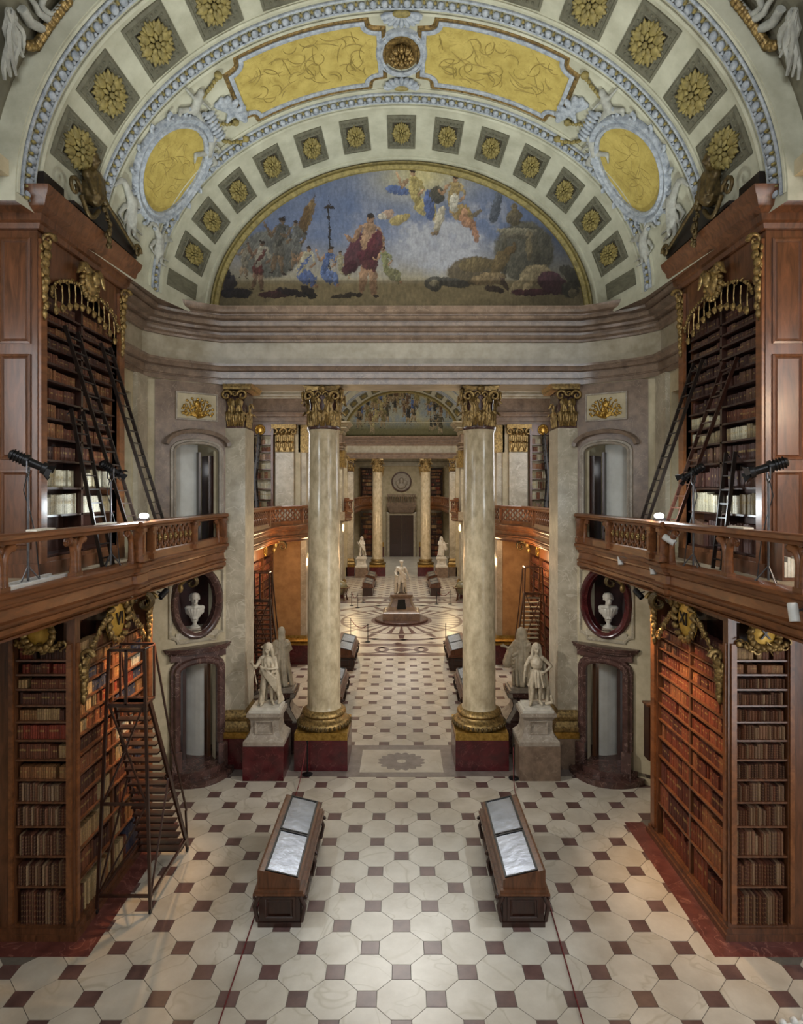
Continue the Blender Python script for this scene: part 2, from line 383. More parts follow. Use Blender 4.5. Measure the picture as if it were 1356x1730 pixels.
MB().prism(pts, (0, 0, .005)).build('inlay_rosette', 'border_grey', floor)
MB().prism([(x, y, .008) for x, y in circ(0, 19.48, .15, .13, 20)], (0, 0, .003)).build('inlay_disc', 'tile_light', floor)
# rotunda paving: pale ground, interlaced bands, star round the statue
MB().box(-9.5, 9.5, 31.7, 49.9, -.02, .0015).build('rotunda_paving', 'tile_light', floor)
def flatring(mb, cx, cy, r0x, r0y, r1x, r1y, z, n=64):
    mb.add([p for i in range(n) for p in ((cx+r0x*math.cos(2*PI*i/n), cy+r0y*math.sin(2*PI*i/n), z), (cx+r1x*math.cos(2*PI*i/n), cy+r1y*math.sin(2*PI*i/n), z))],
           [(2*i, 2*i+1, (2*i+3) % (2*n), (2*i+2) % (2*n)) for i in range(n)])
b = MB()
for yb in (31.9, 47.1):
    b.box(-9, 9, yb, yb+.45, -.01, .003).box(-9, 9, yb+2.15, yb+2.6, -.01, .003)
    for k in range(-4, 5):
        flatring(b, k*2.1, yb+1.3, 1.45, .85, 1.2, .66, .004)
        if k % 2 == 0: b.add([(k*2.1+.75, yb+1.3, .004), (k*2.1, yb+1.75, .004), (k*2.1-.75, yb+1.3, .004), (k*2.1, yb+.85, .004)], [(0, 1, 2, 3)])
flatring(b, 0, 40.8, 5.6, 5.6, 5.25, 5.25, .003); flatring(b, 0, 40.8, 4.0, 4.0, 3.8, 3.8, .003); flatring(b, 0, 40.8, 2.0, 2.0, 1.2, 1.2, .003)
for k in range(32):
    a = 2*PI*k/32
    for r0, r1, w0, w1 in ((2.0, 3.8, .05, .16), (4.15, 5.1, .2, .12)):
        if r0 > 4 and k % 2: continue
        c, s_ = math.cos(a), math.sin(a)
        b.add([(r0*c-w0*s_, 40.8+r0*s_+w0*c, .003), (r0*c+w0*s_, 40.8+r0*s_-w0*c, .003), (r1*c+w1*s_, 40.8+r1*s_-w1*c, .003), (r1*c-w1*s_, 40.8+r1*s_+w1*c, .003)], [(0, 1, 2, 3)])
for k in range(24):
    a = 2*PI*k/24
    for rr in (6.3, 7.3):
        x, y = rr*math.cos(a+rr), 40.8+rr*.85*math.sin(a+rr)
        b.add([(x-.28, y, .003), (x, y-.22, .003), (x+.28, y, .003), (x, y+.22, .003)], [(0, 1, 2, 3)])
b.build('rotunda_inlay', 'tile_red', floor, kind='stuff')
MB().box(-6.5, 6.5, 61.2, 81, -.02, .0).build('end_paving', 'tile_light', floor)

# ------------------------------------------------------------------ vault
ZC = 13.86
KEY = [(-5, 7.9, 7.1), (3, 7.8, 7.0), (8, 7.6, 6.6), (11.02, 7.3, 6.0), (11.06, 6.9, 5.52), (11.4, 6.87, 5.5), (13.6, 6.7, 5.41), (16.6, 6.56, 5.1), (18.95, 5.87, 4.74)]
def ab(y):
    for (y0, a0, b0), (y1, a1, b1) in zip(KEY, KEY[1:]):
        if y <= y1: t = max(0, (y-y0)/(y1-y0)); return a0+(a1-a0)*t, b0+(b1-b0)*t
    return KEY[-1][1:]
DY = [0.]
def V(th, y, wv=0.):
    a, b = ab(y); n = Vector((math.cos(th)/a, math.sin(th)/b)).normalized()
    return Vector((a*math.cos(th)-wv*n.x, y+DY[0], ZC+b*math.sin(th)-wv*n.y))
def vmap(th0, y0, sgn=1):
    a, b = ab(y0); Lr = math.hypot(a*math.sin(th0), b*math.cos(th0))
    return lambda p, q, h: V(th0+sgn*p/Lr, y0-q, h)           # p up the arch, q towards the viewer, h inward
_T, _Y = np.meshgrid(np.linspace(.02, PI-.02, 500), np.linspace(6, 18.9, 500))
_A = np.vectorize(lambda y: ab(y)[0])(_Y[:, :1]); _B = np.vectorize(lambda y: ab(y)[1])(_Y[:, :1])
_PX = CX+FPX*_A*np.cos(_T)/_Y; _PY = HY-FPX*(ZC-CAMZ+_B*np.sin(_T))/_Y
def vinv(px, py, y0=11.1, y1=18.9):
    d = (_PX-px)**2+(_PY-py)**2; d = np.where((_Y < y0) | (_Y > y1), 1e9, d); i = np.unravel_index(np.argmin(d), d.shape)
    return float(_T[i]), float(_Y[i])
def vault_mesh(rows, n=72):
    b = MB(); b.add([V(-.03+(PI+.06)*i/n, y) for y in rows for i in range(n+1)], [(j*(n+1)+i, j*(n+1)+i+1, (j+1)*(n+1)+i+1, (j+1)*(n+1)+i) for j in range(len(rows)-1) for i in range(n)])
    return b
ceiling = struct(vault_mesh([11.06, 11.4, 12.5, 13.6, 14.6, 15.6, 16.6, 17.4, 18.2, 19.0]).build('ceiling', 'vault_plaster', smooth=60), 'pale green painted barrel vault with coffers and yellow panels', 'ceiling')
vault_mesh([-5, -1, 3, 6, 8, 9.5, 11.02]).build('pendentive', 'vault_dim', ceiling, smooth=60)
vault_mesh([11.02, 11.06]).build('arch_edge', 'vault_plaster', ceiling)
# rosette and coffer meshes, shared
b = MB()
for k in range(8):
    a = 2*PI*k/8; M = Matrix.Rotation(a, 3, 'Z')
    b.ell(M @ Vector((.24, 0, .05)), (.13, .095, .06), 7, 5, M)
    for q in (-.09, 0, .09): b.ell(M @ Vector((.34-abs(q)*.5, q, .06)), (.07, .035, .05), 5, 4, M)
for k in range(8):
    a = 2*PI*(k+.5)/8; M = Matrix.Rotation(a, 3, 'Z'); b.ell(M @ Vector((.13, 0, .1)), (.075, .045, .05), 6, 4, M)
b.ell((0, 0, .12), (.06, .06, .06), 8, 5)
m_ros = b.mesh('rosette', 'ochre_leaf', smooth=60)
m_ros2 = b.mesh('rosette', 'gold_dull', smooth=60)
sqr = lambda h: [(-h, -h), (h, -h), (h, h), (-h, h)]
b = MB(); b.mold(sqr(.5), [(0, .0), (0, .035), (.05, .05), (.07, .03), (.16, .03), (.18, .045), (.2, .012)], True)
for k in range(4):
    M = Matrix.Rotation(k*PI/2, 3, 'Z')
    for i in range(6): b.ell(M @ Vector((-.3+.12*i, .385, .035)), (.03, .028, .025), 5, 4)
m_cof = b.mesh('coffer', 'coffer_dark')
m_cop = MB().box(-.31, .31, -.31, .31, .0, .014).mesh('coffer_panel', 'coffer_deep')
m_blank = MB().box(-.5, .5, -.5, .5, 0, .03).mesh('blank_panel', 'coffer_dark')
def vframe(th, y):
    p = V(th, y); u = (V(th+.01, y)-V(th-.01, y)).normalized(); v = (V(th, y-.02)-V(th, y+.02)).normalized(); n = u.cross(v).normalized()
    if n.dot(Vector((0, p.y, ZC))-p) < 0: n = -n; u = -u
    v = n.cross(u); M = Matrix((u, v, n)).transposed().to_4x4(); M.translation = p
    return M
def coffer(th, y, su, sv, par, ros=None, full=True):
    Mf = vframe(th, y)
    o = link('coffer', m_cof if full else m_blank, par, local=True); o.matrix_basis = Mf @ Matrix.Diagonal((su, sv, 1, 1))
    if not full: return
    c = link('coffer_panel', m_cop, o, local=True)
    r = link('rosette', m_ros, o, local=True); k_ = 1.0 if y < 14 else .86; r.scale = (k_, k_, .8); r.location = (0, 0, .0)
def ring1(par):
    for k in range(-6, 7): coffer(math.radians(90-12.2*k), 17.72, .8, 1.3, par)
    for k in (-1, 1): coffer(math.radians(90-k*84), 17.6, .45, 1.3, par, full=False)
ring1(ceiling)
for th in (16.4, 29.4, 42.9, 55.8, 68.4, 81):
    for t in (th, 180-th): coffer(math.radians(t), 12.5, .98, 1.4, ceiling)
def egg_band(yb, par, n=84, hw=.15):
    b1, b2 = MB(), MB()
    for dy in (-hw, hw): b1.tube([V(PI*i/72, yb+dy, .02) for i in range(73)], .035, 5)
    for k in range(n):
        th = PI*(k+.5)/n; M = vframe(th, yb).to_3x3()
        b1.ell(V(th, yb+.03, .03), (.085, .105, .06), 7, 5, M)
        b2.ell(V(th+PI/n/2, yb-.05, .05), (.035, .05, .045), 5, 4, M)
        b1.ell(V(th+PI/n/2, yb+.08, .03), (.04, .05, .04), 5, 4, M)
    b1.build('leaf_band', 'stucco_blue', par, smooth=60, kind='stuff'); b2.build('gilt_bud_band', 'ochre_leaf', par, smooth=60, kind='stuff')
egg_band(16.45, ceiling); egg_band(13.6, ceiling); egg_band(11.35, ceiling)
b = MB()                                                            # plain fillets beside the bands
for y, r in ((16.75, .05), (16.15, .04), (13.9, .05), (13.3, .04), (11.65, .05), (11.12, .04), (18.75, .05)): b.tube([V(PI*i/72, y, .0) for i in range(73)], r, 5)
b.build('arch_fillet', 'vault_plaster', ceiling, smooth=60)
def fan(mb, outline, h, rings=6):
    n = len(outline); cx = sum(p[0] for p in outline)/n; cy = sum(p[1] for p in outline)/n
    vs = [(cx, cy, h)]; fs = []
    for k in range(1, rings+1): vs += [(cx+(x-cx)*k/rings, cy+(y-cy)*k/rings, h) for x, y in outline]
    fs += [(0, 1+i, 1+(i+1) % n) for i in range(n)]
    for k in range(rings-1): fs += [(1+k*n+i, 1+(k+1)*n+i, 1+(k+1)*n+(i+1) % n, 1+k*n+(i+1) % n) for i in range(n)]
    mb.add(vs, fs)
def notched(hu, hv, r, n=6, m=10):
    P = []
    for cx, cy, a in ((hu, hv, PI*1.5), (-hu, hv, 0), (-hu, -hv, PI/2), (hu, -hv, PI)):
        q = [(cx+r*math.cos(a-PI/2*i/n), cy+r*.8*math.sin(a-PI/2*i/n)) for i in range(n+1)]
        if P:
            x0, y0 = P[-1]; P += [(x0+(q[0][0]-x0)*i/m, y0+(q[0][1]-y0)*i/m) for i in range(1, m)]
        P += q
    x0, y0 = P[-1]; P += [(x0+(P[0][0]-x0)*i/m, y0+(P[0][1]-y0)*i/m) for i in range(1, m)]
    return P
def strokes(mb, hu, hv, n, rnd, sc_=1.):
    for _ in range(n):
        u, v = rnd.uniform(-hu, hu), rnd.uniform(-hv, hv); a = rnd.uniform(0, 6.28); path = []
        k = rnd.uniform(-5, 5)
        for i in range(7): path.append((u, v, .025)); u += .09*sc_*math.cos(a); v += .09*sc_*math.sin(a); a += k*.12
        path = [p for p in path if abs(p[0]) < hu and abs(p[1]) < hv]
        if len(path) > 3: mb.tube(path, [.006+.008*math.sin(PI*i/(len(path)-1)) for i in range(len(path))], 4)
for s in (1, -1):
    th0 = math.radians(90-s*20.6); T = vmap(th0, 15.0, -s)       # p runs away from the crown downwards
    ol = notched(1.78, .88, .36)
    b = MB(T); fan(b, ol, .02, 8); pn = b.build('yellow_panel', 'yellow_panel', ceiling, label='yellow panel with figures faintly drawn, %s of the crown' % SIDE[s])
    b = MB(T); b.mold(ol, [(-.02, .0), (-.02, .05), (.04, .07), (.09, .05), (.09, .0)], True, flip=-1); b.build('panel_moulding', 'stucco_blue', pn, smooth=50)
    b = MB(T); b.mold(ol, [(.09, .0), (.1, .035), (.16, .05), (.2, .0)], True, flip=-1); b.build('panel_border', 'gold_dull', pn, smooth=50)
    b = MB(T); strokes(b, 1.5, .72, 60, random.Random(3+s), 1.0); b.build('panel_drawing', 'panel_line', pn, kind='stuff')
    # oval cartouche low on the vault with its supporters
    th1, y1 = vinv(678+s*391, 285); T = vmap(th1 if s > 0 else th1, y1, s)
    ov = circ(0, 0, 1.1, 1.0, 40)
    b = MB(T); fan(b, ov, .03, 6); cart = b.build('oval_panel', 'yellow_panel', ceiling, label='yellow oval panel in a scrolled stucco frame, %s side' % SIDE[s])
    b = MB(T); strokes(b, .75, .7, 45, random.Random(9+s)); b.build('panel_drawing', 'panel_line', cart, kind='stuff')
    b = MB(T); b.mold(ov, [(0, .02), (.0, .1), (.07, .14), (.12, .08), (.17, .1), (.24, .13), (.3, .07), (.3, 0)], True, flip=-1); b.build('oval_frame', 'stucco_blue', cart, smooth=50)
    b = MB(T)
    for k in range(18):                                             # scrollwork round the frame
        a = 2*PI*k/18; u, v = 1.42*math.cos(a), 1.3*math.sin(a)
        b.tube([(u+.13*(1-t/9)*math.cos(a+t*.75), v+.13*(1-t/9)*math.sin(a+t*.75), .07) for t in range(8)], [.05-.003*t for t in range(8)], 5)
    for k in range(7): b.ell((1.5+.02*k*0, -.42+.14*k, .08), (.16, .06, .07), 6, 4)
    b.build('frame_scrolls', 'stucco_blue', cart, smooth=60, kind='stuff')
    def relief(name, caps, ells=(), mname='stucco_grey', vox=.035, pos=(0, 0), lab=None, sc_=1., par=cart):
        t, y = vinv(678+s*(678-pos[0]), pos[1]); TT = vmap(t, y, s); b = MB(lambda x, y_, z: TT(x*sc_, y_*sc_, z*.75+.02))
        for p, q, r0, r1 in caps: b.cap((p[0], p[1], p[2] if len(p) > 2 else .05), (q[0], q[1], q[2] if len(q) > 2 else .05), r0, r1, 7)
        for c, r in ells: b.ell((c[0], c[1], c[2] if len(c) > 2 else .05), r, 8, 5)
        o = b.build(name, mname, par, smooth=180, label=lab)
        r = o.modifiers.new('remesh', 'REMESH'); r.mode = 'VOXEL'; r.voxel_size = vox; r.use_smooth_shade = True
        sm = o.modifiers.new('smooth', 'SMOOTH'); sm.iterations = 2
        return o
    # image-upright local axes: up on the picture is roughly +p +q, sideways is p against q
    def jac(t, y):
        pj = lambda P: Vector((CX+FPX*P.x/P.y, HY-FPX*(P.z-CAMZ)/P.y)); TT = vmap(t, y, s); o_ = pj(TT(0, 0, 0)); a_ = pj(TT(.1, 0, 0))-o_; b_ = pj(TT(0, .1, 0))-o_
        return Matrix(((a_.x*10, b_.x*10), (a_.y*10, b_.y*10))).inverted()
    Jm = jac(*vinv(678+s*418, 345))
    def UP(x, y): v_ = Jm @ Vector((-s*x*62, -y*62)); return (v_.x, v_.y)
    def cap2(a, b_, r0, r1): return (UP(*a), UP(*b_), r0, r1)
    horse = [cap2((0, -.35), (.1, .15), .2, .17), cap2((.08, .2), (-.02, .6), .13, .09), cap2((-.02, .6), (-.12, .72), .09, .07), cap2((-.14, .7), (-.3, .58), .08, .05),
             cap2((-.1, .05), (-.3, -.12), .08, .05), cap2((-.3, -.12), (-.22, -.34), .05, .04), cap2((.05, .0), (-.12, -.2), .08, .05), cap2((-.12, -.2), (-.2, -.45), .05, .04),
             cap2((.05, -.4), (.02, -.75), .13, .06), cap2((.02, -.75), (.16, -.95), .06, .04), cap2((-.08, -.45), (-.18, -.8), .1, .05), cap2((.05, -.55), (.3, -.8), .06, .03), cap2((-.02, .72), (.02, .84), .03, .02)]
    wing = [cap2((.12, .05), (.34+.07*k, .42-.12*k), .08, .03) for k in range(5)]
    relief('winged_horse', horse+wing, pos=(213, 350), lab='grey winged horse rearing beside the oval', sc_=.95)
    relief('winged_horse', horse+wing, pos=(262, 408), lab='grey winged horse at the foot of the oval', sc_=.8)
    putto = [cap2((0, -.2), (0, .18), .14, .13), cap2((0, .18), (.02, .36), .06, .11), cap2((-.1, .14), (-.36, .3), .06, .04), cap2((.1, .14), (.36, .02), .06, .04),
             cap2((-.06, -.24), (-.34, -.36), .1, .07), cap2((-.34, -.36), (-.3, -.66), .07, .04), cap2((.08, -.24), (.32, -.46), .1, .07), cap2((.32, -.46), (.12, -.7), .07, .04)]
    relief('stucco_figure', putto, pos=(330, 172), lab='grey stucco figure reclining on top of the oval', sc_=.85)
    relief('stucco_figure', putto, pos=(352, 247), lab='grey stucco figure leaning on the side of the oval', sc_=.85)
    relief('shell_mask', [cap2((0, 0), (.34*math.cos(a), .34*math.sin(a)), .06, .09) for a in (0, .5, 1, 1.57, 2.1, 2.6, 3.14)] + [cap2((0, -.05), (0, -.3), .1, .05)], pos=(388, 188), mname='stucco_blue', lab='pale shell ornament between the oval and the long panel')
    for (x0, y0), (x1, y1_) in (((335, 165), (366, 124)), ((375, 235), (414, 232)), ((350, 200), (395, 205))):   # gilt bead chains
        b = MB()
        for k in range(10):
            t_, y_ = vinv(678+s*(678-(x0+(x1-x0)*k/9)), y0+(y1_-y0)*k/9+4*math.sin(PI*k/9)); b.ell(V(t_, y_, .06), (.05, .05, .05), 6, 4)
        t_, y_ = vinv(678+s*(678-x1), y1_); b.ell(V(t_, y_, .05), (.1, .1, .08), 8, 5)
        b.build('gilt_bead_chain', 'ochre_leaf', ceiling, smooth=60)
    # pendentive corner beyond the arch: scroll, garland and plume
    def PV(px, py, h=.1): t_, y_ = vinv(678+s*(678-px), py, 6, 11.0); return V(t_, y_, h)
    b = MB(); b.tube([PV(88+(6+3.2*t)*math.cos(t*.55), 6+(5+2.6*t)*math.sin(t*.55)) for t in range(0, 18)], [.04+.003*t for t in range(18)], 7)
    b.tube([PV(40+t*9, -12+34*math.sin(t*.35)+t*2) for t in range(9)], [.04+.03*math.sin(t*.39) for t in range(9)], 7)
    b.build('corner_scroll', 'stucco_grey', ceiling, smooth=60)
    b = MB()
    for k in range(24):
        t = k/23; b.ell(PV(38+94*t, 72+18*math.sin(PI*t)-56*t, .12), (.09, .09, .09), 6, 4)
    b.build('corner_garland', 'gold_dull', ceiling, smooth=60)
    b = MB()
    for k in range(12): b.tube([PV(4+2.2*k*t/6+6*math.sin(t*.9+k), 8+(122-5*k)*t/6, .1+.03*(k % 3)) for t in range(7)], [.02+.035*math.sin(PI*(t+.5)/7) for t in range(7)], 5)
    b.build('corner_plume', 'stucco_grey', ceiling, smooth=60)
# crown medallion and shells
T = vmap(PI/2, 15.0, 1)
b = MB(T); fan(b, circ(0, 0, .42, .5, 32), .02, 3); med = b.build('crown_medallion', 'gold_dull', ceiling)
b = MB(T); b.mold(circ(0, 0, .46, .55, 36), [(0, .0), (0, .06), (.06, .08), (.1, .04), (.14, .06), (.18, 0)], True, flip=-1); b.build('medallion_ring', 'stucco_blue', med, smooth=50)
r = link('rosette', m_ros2, med, local=False); r.matrix_parent_inverse = Matrix.Identity(4); r.matrix_basis = vframe(PI/2, 15.0) @ Matrix.Diagonal((.8, .9, 1.5, 1)); r.location.z -= .03
for q0, sg in ((1.15, -1), (-1.05, 1)):
    b = MB(T)
    for k in range(9):
        a = PI*(k+.5)/9; b.tube([(t*.5*math.cos(a)*.95, q0+sg*t*.34*math.sin(a), .03+.05*t) for t in (0, .4, .8, 1)], [.02, .045, .075, .04], 6)
    b.build('crown_shell', 'stucco_blue', ceiling, smooth=60)
    b = MB(T); b.ell((0, q0, .06), (.22, .09, .07)); b.build('shell_heart', 'ochre_leaf', ceiling, smooth=60)

# ------------------------------------------------------------------ walls, screens, entablature
ENT_A = [(0, 11.77), (.04, 11.77), (.04, 11.9), (.07, 11.91), (.07, 11.93), (.1, 11.95), (.1, 12.1), (.07, 12.11), (.07, 12.14), (.16, 12.17), (.2, 12.26), (.24, 12.29), (.24, 12.36), (0, 12.37)]
ENT_F = [(0, 12.36), (0, 13.05)]
ENT_C = [(0, 13.05), (.07, 13.06), (.08, 13.12), (.15, 13.17), (.17, 13.24), (.1, 13.26), (.1, 13.33), (.22, 13.36), (.24, 13.44), (.4, 13.47), (.4, 13.58), (.34, 13.6), (.34, 13.63), (.5, 13.66), (.53, 13.73), (.5, 13.75), (.5, 13.78), (.64, 13.82), (.7, 13.9), (.72, 13.98), (0, 14.02)]
def entab(path, n0, tag):
    for k, (nm, pf, m) in enumerate((('trim_%d' % n0, ENT_A, 'marble_brown'), ('trim_%d' % (n0+1), ENT_F, 'frieze_stone'), ('trim_%d' % (n0+2), ENT_C, 'marble_brown'))):
        struct(MB().mold(path, pf).build(nm, m, smooth=30), tag % ('architrave', 'pale frieze', 'projecting cornice')[k], 'trim')
def screen_path(dy, y0=15.2):
    rt = [(7.33, y0+dy), (7.33, 17.5+dy), (6.95, 18.02+dy), (6.25, 18.56+dy), (5.5, 18.98+dy)]
    return rt + [(-x, y) for x, y in reversed(rt)]
entab(screen_path(0), 1, 'brown marble %s above the near columns')
entab(screen_path(43, 7.6), 4, 'brown marble %s above the far columns')
for k, (dy, nm) in enumerate(((0, 'wall_back'), (43, 'wall_far'))):
    wb = struct(MB().box(-8.2, 8.2, 19.06+dy, 20.2+dy, 13.2, 20.5).build(nm, 'wall_plaster'), 'wall above the %s column screen carrying the mural' % ('near', 'far')[k], 'wall')
    MB().box(-5.6, 5.6, 19.0+dy, 20.2+dy, 11.77, 13.3).build('beam', 'frieze_stone', wb)
    b = MB(lambda u, v, h, dy=dy: (u, 18.99+dy-h, v))
    el = [(5.72*math.cos(PI*i/60), ZC+4.6*math.sin(PI*i/60)) for i in range(61)]
    b.mold(el, [(-.12, .0), (-.12, .1), (-.02, .16), (.06, .1), (.1, .12), (.16, .05), (.16, 0)], flip=-1)
    b.build('mural_frame', 'ochre_leaf', wb, smooth=50)
DY[0] = 43.
cf = struct(vault_mesh([11.06, 13.6, 16.6, 19.0]).build('ceiling', 'vault_plaster', smooth=60), 'far barrel vault before the distant mural', 'ceiling')
ring1(cf); b = MB()
for y in (16.7, 16.2, 13.6): b.tube([V(PI*i/48, y, .0) for i in range(49)], .12, 5)
b.build('arch_fillet', 'stucco_blue', cf, smooth=60)
DY[0] = 0.
b = MB()                                                             # vaults and dome over the parts between
n = 32
for y0, y1 in ((20.2, 31.5), (63.2, 82)):
    b.add([((7.6*math.cos(PI*i/n)), y, 13.9+5.4*math.sin(PI*i/n)) for y in (y0, y1) for i in range(n+1)], [(i, i+1, n+2+i, n+1+i) for i in range(n)])
b.add([(6.9*math.cos(PI*i/n), y, ZC+5.52*math.sin(PI*i/n)) for y in (49.2, 54.1) for i in range(n+1)], [(i, i+1, n+2+i, n+1+i) for i in range(n)])
b.lathe([(10.4*math.cos(t), 20.3+6*math.sin(t)) for t in (0, .2, .4, .6, .8, 1.0, 1.2, 1.4, 1.56)], 40, (0, 40.8, 0))
for ya in (31.5, 49.4):
    b.T = lambda u, d, z, ya=ya: (u, ya+d, z); b.holed(-10.4, 10.4, 13.961, 20.4, [(6.9*math.cos(PI*i/24), ZC+.1+5.5*math.sin(PI*i/24)) for i in range(25)], .4); b.T = None
for s in (-1, 1): b.box(s*10.1, s*10.3, 31, 50, 14, 20.4)
b.add([(x, y, 14.02) for x, y in ((-11, 31.4), (11, 31.4), (11, 33), (-11, 33))], [(0, 1, 2, 3)])
struct(b.build('ceiling', 'vault_plaster', smooth=60), 'dome and vaults above the rotunda beyond the screen', 'ceiling')
# behind the camera and niches
struct(MB().box(-9.8, 9.8, -4.6, -4.2, 0, 21).build('wall_behind', 'wall_plaster'), 'wall at the viewpoint end of the hall', 'wall')
for k, (z0, z1, hw) in enumerate(((9.1, 12.9, 4.4), (14.3, 18.1, 4.0))):  # frames added on the solid wall to go with the front fills
    b = MB(lambda u, v, h: (u, -4.2+h, v)); b.mold([(-hw, z0), (hw, z0), (hw, z1), (-hw, z1)], [(0, 0), (0, .15), (-.2, .15), (-.2, 0)], True)
    for q in range(-2, 3): b.box(q*hw/3-.05, q*hw/3+.05, z0, z1, .02, .1)
    struct(b.build('window_%d' % (5+k), 'white_paint'), ('wide', 'high')[k]+' window frame added on the viewpoint end wall for a fill lamp', 'window')
DIAG = {}
for s in (-1, 1):
    nm = SIDE[s]; b = MB(SX(s))
    b.box(9.6, 9.9, -4.4, 11.8, 0, 14.2).box(7.64, 9.8, 11.9, 12.2, 0, 6.1).box(7.72, 9.8, 11.9, 12.2, 6.1, 14.2).box(7.0, 9.9, -4.4, 11.6, 14.12, 14.4).box(7.0, 9.9, 11.6, 12.3, 14.5, 14.7)             # niche wall and pier end
    b.box(7.75, 8.0, 11.9, 15.4, 0, 14.2).box(7.35, 8.0, 15.4, 15.7, 0, 14.0).box(7.35, 7.9, 16.85, 17.75, 0, 14.0).box(7.35, 7.9, 15.7, 16.85, 0, 6.8).box(7.35, 7.9, 15.7, 16.85, 11.2, 14).box(7.85, 7.95, 15.6, 16.95, 6.8, 11.3)
    pass
    wl = struct(b.build('wall_'+nm, 'wall_plaster'), 'plastered %s wall of the near bay behind the bookcases' % nm, 'wall')
    b = MB(SX(s)); b.box(7.22, 7.36, 16.95, 17.6, .4, 11.77); b.build('wall_strip', 'marble_pale', wl)
    # windows out of frame in the niche
    for k, z0 in enumerate((1.5, 7.7)):
        b = MB(SX(s)); b.mold([(4.4, z0), (8.8, z0), (8.8, z0+4.3), (4.4, z0+4.3)], [(0, 9.6), (0, 9.45), (.18, 9.45), (.18, 9.6)], True)
        b.v = [(s*abs(z), x*s, y) if False else (s*z, x*s, y) for x, y, z in b.v]   # path was (y, z), height is x
        wd = struct(b.build('window_%d' % (k+1+(2 if s > 0 else 0)), 'wood'), 'tall wooden window of the %s side niche' % nm, 'window')
    # diagonal corner wall with lower door, oval niche and upper door; local axes (u along wall, d into room, z)
    Bp, Ap = Vector((5.42, 19.1, 0)), Vector((7.38, 17.72, 0)); u = (Ap-Bp).normalized(); nrm = Vector((u.y, -u.x, 0))
    M = Matrix((u, nrm, Vector((0, 0, 1)))).transposed().to_4x4(); M.translation = Bp; M = SX(s) @ M; DIAG[s] = M
    Lw = (Ap-Bp).length; uc = .86
    d1 = arch(uc-.54, uc+.54, .3, 3.15, .2); d2 = arch(uc-.62, uc+.66, 6.8, 9.7, .22); nich = circ(uc+.02, 5.17, .66, .98, 40)
    b = MB(M); b.holed(0, Lw, 0, 3.95, d1, .3); b.holed(0, Lw, 3.95, 6.5, nich, .45); b.holed(0, Lw, 6.5, 10.35, d2, .3); b.box(0, Lw, -.3, 0, 10.35, 11.8)
    wd = struct(b.build('wall_%s_corner' % nm, 'wall_plaster', fix=True), 'diagonal corner wall with stone doorways on the %s' % nm, 'wall')
    b = MB(M); b.box(0, Lw, 0, .03, 6.75, 11.77); b.f = []; b.v = []
    b.holed(0.02, Lw-.3, 6.6, 11.75, d2, .05, d0=.03); b.build('upper_facing', 'marble_brown', wd, fix=True)
    TT = lambda M: (lambda a, z, h: M @ Vector((a, h, z)))
    # lower doorway: dark red marble surround, mantel, steps
    dr = [(0, 0), (0, .16), (.06, .2), (.16, .2), (.2, .12), (.26, .12), (.28, 0)]
    pth = [(uc-.54, .0)] + [(uc+.54*math.cos(PI-PI*i/12), 3.15+.2*math.sin(PI*i/12)) for i in range(13)] + [(uc+.54, .0)]
    dw = struct(MB(TT(M)).mold(pth, dr).build('door_%d' % (1 if s < 0 else 2), 'marble_dark', fix=True), 'arched dark marble doorway under the oval niche, %s corner' % nm, 'door')
    b = MB(M); b.box(uc-.82, uc-.54, 0, .3, 0, .9).box(uc+.54, uc+.82, 0, .3, 0, .9); b.build('jamb_block', 'marble_dark', dw)
    b = MB(M); b.add([(uc-.82, 0, 3.5), (uc+.82, 0, 3.5), (uc+.82, .14, 3.5), (uc-.82, .14, 3.5), (uc-.82, 0, 3.72), (uc+.82, 0, 3.72), (uc+.82, .14, 3.72), (uc-.82, .14, 3.72)], [(0, 1, 2, 3), (7, 6, 5, 4), (3, 2, 6, 7), (0, 3, 7, 4), (2, 1, 5, 6)])
    q = lambda w_, d: [(uc-w_, -.02)] + [(uc-w_+2*w_*i/10, .1+d*math.sin(PI*i/10)**.7) for i in range(11)] + [(uc+w_, -.02)]
    for w_, d, z0, z1 in ((.86, .2, 3.68, 3.76), (.96, .3, 3.76, 3.84), (1.0, .36, 3.84, 3.88)): b.prism([(x, y, z0) for x, y in q(w_, d)], (0, 0, z1-z0))
    b.build('mantel', 'marble_dark', dw)
    for w_, d, z0, z1 in ((1.15, .85, 0, .16), (.95, .5, .16, .32)):
        b = MB(M); b.prism([(x, y, z0) for x, y in q(w_, d)], (0, 0, z1-z0)); b.build('step', 'marble_dark', dw)
    # little passages behind the doors
    b = MB(M); b.box(-.4, 2.1, -2.2, -2.1, 0, 6.5).box(-.45, -.35, -2.2, -.3, 0, 6.5)
    b.grid(lambda x, y: (uc-.35+.75*math.sin(x*1.5), -.5-1.6*x**1.6, .3+y*3.6), 10, 1)
    b.box(-.4, 2.4, -2.2, -.3, 3.95, 4.05).build('passage_wall', 'wall_white', wd)
    MB(M).box(-.4, 2.2, -2.2, 0, .2, .31).build('passage_floor', 'marble_dark', wd)
    MB(M).box(uc+.2, uc+.3, -1.9, -.5, .31, 3.3).build('passage_door', 'wood_dark', wd); MB(M).box(uc-.5, uc-.4, -1.0, -.34, .31, 3.2).build('passage_door', 'wood', wd)  # the darker leaf is added for the shaded side of the opening
    b = MB(M); b.box(uc-.2, 2.4, -.75, -.65, 6.8, 11).box(-.4, 2.4, -1.5, 0, 6.7, 6.8).box(uc+.75, uc+.85, -1.5, -.3, 6.8, 11); b.build('passage_wall', 'wall_white', wd)
